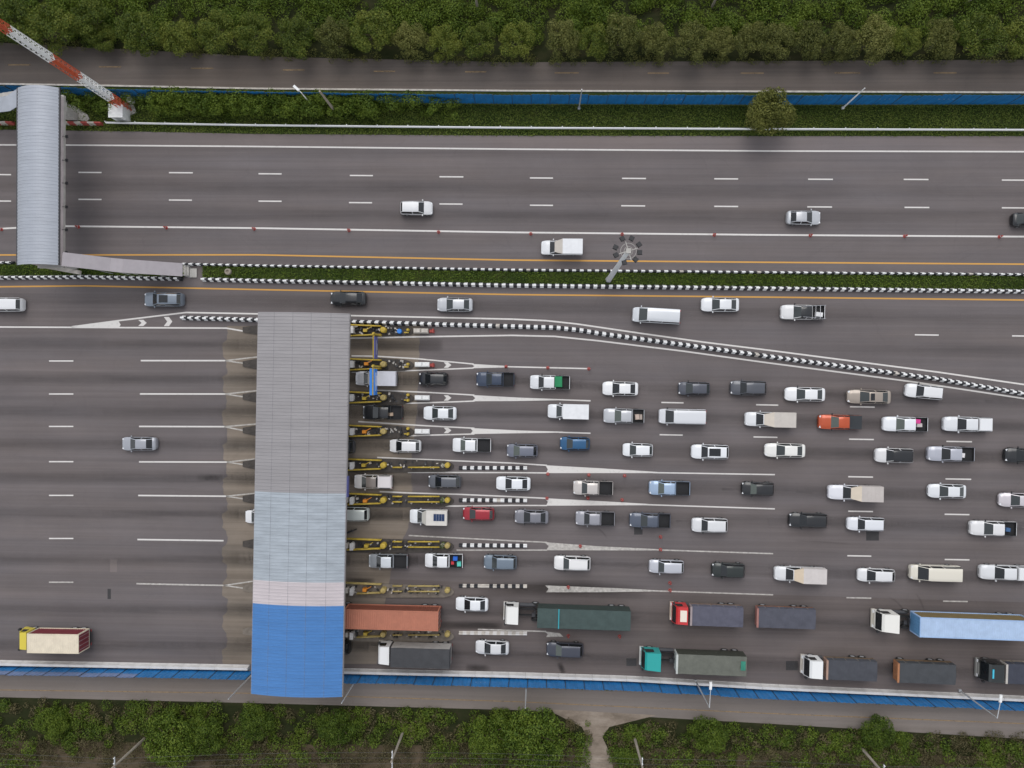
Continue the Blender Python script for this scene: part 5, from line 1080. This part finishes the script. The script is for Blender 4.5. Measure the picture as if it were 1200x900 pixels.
            for q in range(hoops): xx = x0 + Ln * (q + .5) / hoops; bm_.box((xx, hw_ + .05, (zb1 + h) / 2 - .2), (.03, .02, h - zb1), 0); bm_.box((xx, -hw_ - .05, (zb1 + h) / 2 - .2), (.03, .02, h - zb1), 0)
            bm_.build('rope', 'wood', tp)
    return e
truck('yellow cab lorry with cream roofed maroon box, lower left', 'box_lorry', (66, 744), dict(x=(22, 31), c=(.62, .50, .05), h=2.7, nose=.45, cb=(.55, .45, .06)), [dict(k='container', x=(31.5, 92), h=3.55, ct=(.66, .58, .45), cs=(.17, .025, .035), cf=(.62, .55, .42), z0=1.0)])
truck('lorry with brick red container half under the canopy', 'container_lorry', (459, 716.5), dict(x=(371, 388), c=(.5, .5, .5)), [dict(k='container', x=(403, 513.5), h=3.85, ct=(.38, .140, .085), cs=(.17, .05, .03), z0=1.3)])
truck('white cab lorry with long green tarpaulin', 'covered_lorry', (680, 717), dict(x=(593, 607), c=(.74, .73, .70), h=2.8, nose=.3), [dict(k='tarp', x=(629.5, 739), h=3.5, ct=(.046, .070, .066), cs=(.16, .06, .03), cside=(.022, .035, .030), strap=((.03, .28, .33), .77))])
truck('red cab lorry with slate tarpaulin and matching trailer', 'covered_lorry', (842, 716), dict(x=(793.5, 806), c=(.52, .028, .03), c2=(.74, .66, .56), h=2.85, nose=.45, cb=(.55, .45, .36)), [dict(k='tarp', x=(811, 871), h=2.75, ct=(.085, .085, .115), cs=(.17, .115, .085), hb=(.30, .25, .25)), dict(k='tarp', x=(889, 956), h=2.55, ct=(.070, .072, .092), cs=(.20, .09, .05), hb=(.30, .14, .12))])
truck('white cab lorry with light blue container at the right edge', 'container_lorry', (1122, 726), dict(x=(1035.5, 1052.5), c=(.74, .72, .67), h=2.9, rise=.35, nose=.5, cb=(.62, .58, .50)), [dict(k='container', x=(1078, 1211), h=4.0, ct=(.36, .47, .64), cs=(.17, .125, .055), cf=(.30, .43, .64), cff=(.10, .24, .42), z0=1.25)])
truck('white cab lorry with charcoal cover and grey sides below the container', 'covered_lorry', (492, 760.5), dict(x=(443.5, 456), c=(.76, .76, .75), h=2.95, rise=.15, nose=.25), [dict(k='tarp', x=(457.5, 526.5), h=3.65, ct=(.045, .046, .050), cs=(.32, .29, .27), cside=(.34, .32, .30), sag=.03)])
truck('teal cab lorry with olive grey tarpaulin', 'covered_lorry', (832, 769.5), dict(x=(757, 774), c=(.015, .32, .30), h=2.9, rise=.2, nose=.45, cb=(.55, .55, .52)), [dict(k='tarp', x=(794.5, 875), h=3.35, ct=(.115, .120, .100), cs=(.035, .032, .028), cside=(.030, .032, .022), hb=(.45, .47, .45), patchc=(.03, .20, .14))])
truck('white cab lorry with dark tarpaulin, orange headboards and trailer', 'covered_lorry', (1000, 778), dict(x=(950.5, 964), c=(.75, .75, .74), h=2.85, nose=.5, cb=(.60, .55, .48)), [dict(k='tarp', x=(970.5, 1028), h=2.7, ct=(.052, .055, .066), cs=(.13, .09, .055), hb=(.34, .22, .17)), dict(k='tarp', x=(1054, 1120.5), h=2.75, ct=(.050, .054, .060), cs=(.17, .11, .06), hb=(.34, .15, .07))])
truck('black cab lorry with navy tarpaulin cut off at the right edge', 'covered_lorry', (1190, 781.5), dict(x=(1161, 1176.5), c=(.018, .022, .022), h=2.9, nose=.55, cb=(.30, .30, .28), strip=(.05, .45, .60)), [dict(k='tarp', x=(1181, 1262), h=2.85, ct=(.040, .044, .062), cs=(.20, .17, .14), hb=(.45, .42, .38))])
# parked motorcycle beside the seventh island
q = G(411.5, 622); e = empty('motorcycle', q, .35, 'dark motorcycle standing at the canopy edge above the seventh toll island', 'motorcycle')
for x in (-.62, .62): wheel(e, x, 0, .29, .10)
b = MB(); b.box((.05, 0, .62), (.55, .26, .26), 0, 0, (.7, .7)); b.box((0, 0, .4), (.5, .24, .3), 0); b.tube((.6, 0, .3), (.42, 0, .95), .035, n=6); b.tube((-.6, 0, .3), (0, 0, .45), .04, n=6); b.build('frame', 'black_plastic', e)
b = MB(); b.box((-.35, 0, .76), (.62, .26, .1), 0, 0, (.9, .8)); b.build('seat', 'liner', e)
b = MB(); b.tube((.42, -.34, 1.0), (.42, .34, 1.0), .022, n=6); b.box((.52, 0, .9), (.12, .18, .18), 0); b.build('handlebar', 'steel_dark', e)
b = MB(); b.box((-.75, 0, .85), (.32, .36, .28), 0, 0, (.9, .9)); b.build('top_box', 'cargo_dark', e)

# ================================================================== VEGETATION
def leaf_mesh(name, C, Nn, size, m, aspect=.6):
    n = len(C); up = RNG.normal(size=(n, 3)); a = np.cross(Nn, up); a /= np.linalg.norm(a, axis=1, keepdims=True) + 1e-9; b_ = np.cross(Nn, a)
    s = size[:, None]; V = np.empty((n, 4, 3)); V[:, 0] = C - a * s; V[:, 1] = C - b_ * s * aspect + Nn * s * .12; V[:, 2] = C + a * s; V[:, 3] = C + b_ * s * aspect + Nn * s * .12
    me = bpy.data.meshes.new(name); me.vertices.add(4 * n); me.loops.add(4 * n); me.polygons.add(n)
    me.vertices.foreach_set('co', V.ravel()); me.loops.foreach_set('vertex_index', np.arange(4 * n)); me.polygons.foreach_set('loop_start', np.arange(0, 4 * n, 4)); me.polygons.foreach_set('loop_total', np.full(n, 4))
    me.materials.append(MATS[m]); at = me.attributes.new('tone', 'FLOAT', 'FACE'); at.data.foreach_set('value', RNG.uniform(0, 1, n)); me.update(); me.validate(); return me
def blobs(cs, rs, per, flat_=1.0, jit=.55, smin=.10, smax=.24, hemi=-.35):
    P, N_, S_ = [], [], []
    for c, r in zip(cs, rs):
        k = int(per * r * r); d = RNG.normal(size=(k * 2, 3)); d /= np.linalg.norm(d, axis=1, keepdims=True); d = d[d[:, 2] > hemi][:k]; k = len(d)
        rr = r * RNG.uniform(.72, 1.08, (k, 1)); p = np.array(c) + d * rr * np.array([1, 1, flat_]); nn = d + RNG.normal(size=(k, 3)) * jit; nn /= np.linalg.norm(nn, axis=1, keepdims=True)
        P.append(p); N_.append(nn); S_.append(RNG.uniform(smin, smax, k))
    return np.concatenate(P), np.concatenate(N_), np.concatenate(S_)
def tree_proto(seed, m, R=2.6, Hh=4.6, nb=44):
    rs = random.Random(seed); cs, rr = [], []
    for k in range(nb):
        a = rs.uniform(0, 2 * PI); u = math.sqrt(rs.random()) * .82; z = Hh - 1.3 + 1.15 * math.sqrt(max(0, 1 - u * u)) * rs.uniform(.5, 1.05) - .5 * u
        if k % 4 == 0: z -= 1.2
        cs.append((R * u * math.cos(a), R * u * math.sin(a), z)); rr.append(rs.uniform(.45, .85) * R / 2.6)
    P, N_, S_ = blobs(cs, rr, 430, .8, smin=.06, smax=.125); crown = leaf_mesh('crown', P, N_, S_, m)
    b = MB(); b.tube((0, 0, -.05), (.1, .05, Hh * .5), .17, .11, 8)
    for k in range(7): a = k * .9; b.tube((.08, .04, Hh * (.28 + .03 * k)), (R * .6 * math.cos(a), R * .6 * math.sin(a), Hh * .78), .07, .025, 6)
    me = bpy.data.meshes.new('trunk'); me.from_pydata(b.v, [], b.f); me.materials.append(MATS['trunk']); me.update(); return crown, me
PROT = {'a': tree_proto(1, 'leaf_tree'), 'b': tree_proto(2, 'leaf_tree', 2.6, 4.4), 'c': tree_proto(3, 'leaf_olive', 2.6, 4.6), 'd': tree_proto(4, 'leaf_olive', 2.6, 4.4), 'e': tree_proto(5, 'leaf_scrub', 2.6, 3.0), 'f': tree_proto(6, 'leaf_bright', 2.6, 4.6, 70)}
def tree(px, py, Rm, kind, label, grp=None, name='tree', zc=3.3, cat='tree'):
    s = Rm / 2.6; q = G(px, py, zc * s); e = empty(name, (q.x, q.y, 0), random.uniform(0, 6.28), label, cat, grp)
    for nm, me in zip(('crown', 'trunk'), PROT[kind]): o = bpy.data.objects.new(nm, me); COL.objects.link(o); o.parent = e; o.scale = (s * random.uniform(.94, 1.06), s * random.uniform(.94, 1.06), s)
    return e
TR = [(-35, 30, 3.2, 'a'), (12, 24, 3.2, 'a'), (58, 32, 3.2, 'b'), (105, 22, 2.8, 'b'), (120, 45, 1.9, 'a'), (163, 38, 2.9, 'a'), (207, 42, 2.5, 'b'), (255, 38, 2.7, 'a'), (298, 40, 2.6, 'a'), (345, 42, 2.6, 'b'), (392, 44, 2.5, 'c'), (436, 36, 2.9, 'a'), (480, 48, 2.3, 'c'), (520, 50, 2.3, 'b'),
      (562, 48, 2.4, 'a'), (606, 48, 2.5, 'a'), (658, 46, 2.5, 'c'), (698, 48, 2.3, 'a'), (727, 40, 2.6, 'c'), (768, 46, 2.2, 'd'), (812, 46, 2.6, 'c'), (845, 48, 2.0, 'd'), (880, 46, 2.4, 'd'), (914, 46, 2.3, 'c'), (948, 46, 2.4, 'd'), (983, 48, 2.2, 'c'), (1022, 45, 2.7, 'c'), (1062, 46, 2.0, 'b'), (1103, 45, 2.5, 'd'), (1150, 43, 3.0, 'a'), (1195, 44, 2.6, 'a'), (1240, 40, 2.8, 'c')]
for k, (x, y, r_, kd) in enumerate(TR):
    lb = (ORD[k - 1] + ' roundish tree from the left in the row along the upper service road') if 0 < k < 31 else 'tree of the upper row just outside the %s frame edge' % ('left' if k == 0 else 'right')
    tree(x, y, r_, kd, lb, 'trees along the upper service road')
tree(903, 131, 3.1, 'f', 'lone round olive green tree on the grass verge overlapping the blue fence')
for x, y, r_, lb in ((198, 868, 3.6, 'large bright green shrub by the utility pole below the canopy left'), (240, 862, 2.6, 'green shrub right of the large one near the lower left utility pole'), (628, 866, 4.0, 'large dense shrub left of the dirt path'), (575, 862, 3.0, 'rounded green shrub left of the large shrub by the dirt path'), (60, 848, 2.2, 'leafy shrub in the lower left corner'), (395, 852, 2.5, 'green shrub below the canopy right corner'), (300, 848, 2.4, 'green shrub below the canopy left corner'), (1030, 858, 2.2, 'low green shrub in the lower right scrub'), (830, 862, 2.3, 'low green shrub right of the dirt path')):
    tree(x, y, r_, 'e', lb, None, 'shrub', 1.8, 'shrub')
def scrub(name, label, n, sampler, rmin, rmax, m='leaf_scrub', cat='bushes', per=230, fl=.75, smin=.06, smax=.14, zoff=0.0):
    cs, rr = [], []
    for _ in range(n):
        px, py = sampler(); r_ = random.uniform(rmin, rmax); q = G(px, py); cs.append((q.x, q.y, r_ * .35 + (zoff() if callable(zoff) else zoff))); rr.append(r_)
    P, N_, S_ = blobs(cs, rr, per, fl, smin=smin, smax=smax, hemi=-.1); o = bpy.data.objects.new(name, leaf_mesh(name, P, N_, S_, m)); COL.objects.link(o); tag(o, label, cat); o['kind'] = 'stuff'; return o
U = random.uniform
scrub('undergrowth', 'dense green undergrowth behind the row of trees at the top', 900, lambda: (U(-160, 1360), U(-22, 48)), .6, 1.45)
scrub('roadside_weeds', 'ragged brownish weeds at the foot of the upper trees', 320, lambda: ((lambda x: (x, interp([(0, 56), (300, 68), (600, 76), (900, 75), (1200, 72)], x) - abs(random.gauss(0, 5)) - 1))(U(-160, 1360))), .25, .7, 'leaf_olive', 'weeds', 200, .5, .05, .11)
def low_left():
    x = U(-160, 690); t = interp([(0, 821), (300, 828), (600, 836), (690, 845)], x); return x, t + U(0, 1) ** 1.1 * (56 + 16 * math.sin(x * .021 + 1) + 9 * math.sin(x * .07) if x < 500 else 66)
def low_right():
    x = U(715, 1360); t = interp([(715, 856), (760, 849), (900, 852), (1200, 872)], x); return x, t - 1 + U(0, 1) ** 1.1 * (50 + 12 * math.sin(x * .03) + 8 * math.sin(x * .08) if x > 1000 else 62)
scrub('roadside_bushes', 'mixed green bushes along the lower service road left of the dirt path', 520, low_left, .4, 1.1, per=240, fl=.6)
scrub('dry_bushes', 'brownish thin growth among the lower bushes left of the dirt path', 420, low_left, .3, .8, 'leaf_dry', per=240, fl=.7)
scrub('roadside_bushes', 'mixed green bushes along the lower service road right of the dirt path', 440, low_right, .4, 1.0, per=240, fl=.6)
scrub('dry_bushes', 'brownish thin growth among the lower bushes right of the dirt path', 420, low_right, .3, .8, 'leaf_dry', per=240, fl=.7)
scrub('dry_weeds', 'brown dry weeds and grass along the bottom frame edge', 1700, lambda: ((lambda x: (x, U(862, 930)))(U(-160, 672) if random.random() < .54 else U(722, 1360))), .4, .95, 'leaf_dry', 'weeds', 150, .22, .05, .12)
def grass(name, label, n, sampler, h=.16, m='leaf_grass', z0=0.0, s0=.06, s1=.14):
    P = np.empty((n, 3))
    for i in range(n): q = G(*sampler()); P[i] = (q.x, q.y, z0 + U(.0, h))
    nn = RNG.normal(size=(n, 3)) * .6; nn[:, 2] += .8; nn /= np.linalg.norm(nn, axis=1, keepdims=True)
    o = bpy.data.objects.new(name, leaf_mesh(name, P, nn, RNG.uniform(s0, s1, n), m, .5)); COL.objects.link(o); tag(o, label, 'grass'); o['kind'] = 'stuff'
def verge_s():
    x = U(-160, 1360); a = interp(FEN_N, x) + 1.5; c = interp(ROAD_N, x) + U(-1.5, 1.2); return x, U(a, c)
grass('verge_grass', 'green grass strip between the blue fence and the upper carriageway', 60000, verge_s, .3, 'leaf_lawn')
def med_s():
    while True:
        x = U(-160, 1360)
        if 218 < x < 238: continue
        return x, U(interp(MED_N, x) + 2.2, interp(MED_S, x) - 2.2)
grass('median_grass', 'dark green ground cover filling the striped median', 22000, med_s, .35, 'leaf_scrub', .1)
scrub('verge_bushes', 'tangled green bushes covering the left part of the upper blue fence', 760, lambda: ((lambda x: (x, interp(FEN_N, x) + (U(1, 4) if random.random() < .65 else U(4, 18))))(U(185, 440) if random.random() < .86 else (U(78, 190) if random.random() < .5 else U(420, 540)))), .4, .95, cat='bushes', per=230, zoff=lambda: U(0, 2.6))
scrub('fence_weeds', 'thin weeds at the foot of the lower blue fence', 90, lambda: ((lambda x: (x, interp(FEN_S, x) + 9.5))(U(640, 720) if random.random() < .4 else U(403, 1200))), .12, .3, 'leaf_olive', 'weeds', 260, .5, .04, .08)
for i, y in ((4, 545), (5, 585), (6, 637.5)):
    q = G(519.5, y); P, N_, S_ = blobs([(0, 0, .5), (.1, .2, .55), (-.1, -.2, .5)] if i > 4 else [(0, .1, .45)], [.36, .3, .3] if i > 4 else [.28], 420, .9, smin=.05, smax=.1); e = empty('potted_plant', (q.x, q.y, .2), 0, 'small green potted plant ending the ' + ORD[i] + ' toll island from the top', 'plant', 'plants on toll islands')
    o = bpy.data.objects.new('foliage', leaf_mesh('foliage', P, N_, S_, 'leaf_scrub')); COL.objects.link(o); o.parent = e; b = MB(); b.lathe((0, 0, 0), [(.2, 0), (.28, .3), (.24, .3)], 12); b.build('pot', 'kerb_dirty', e)
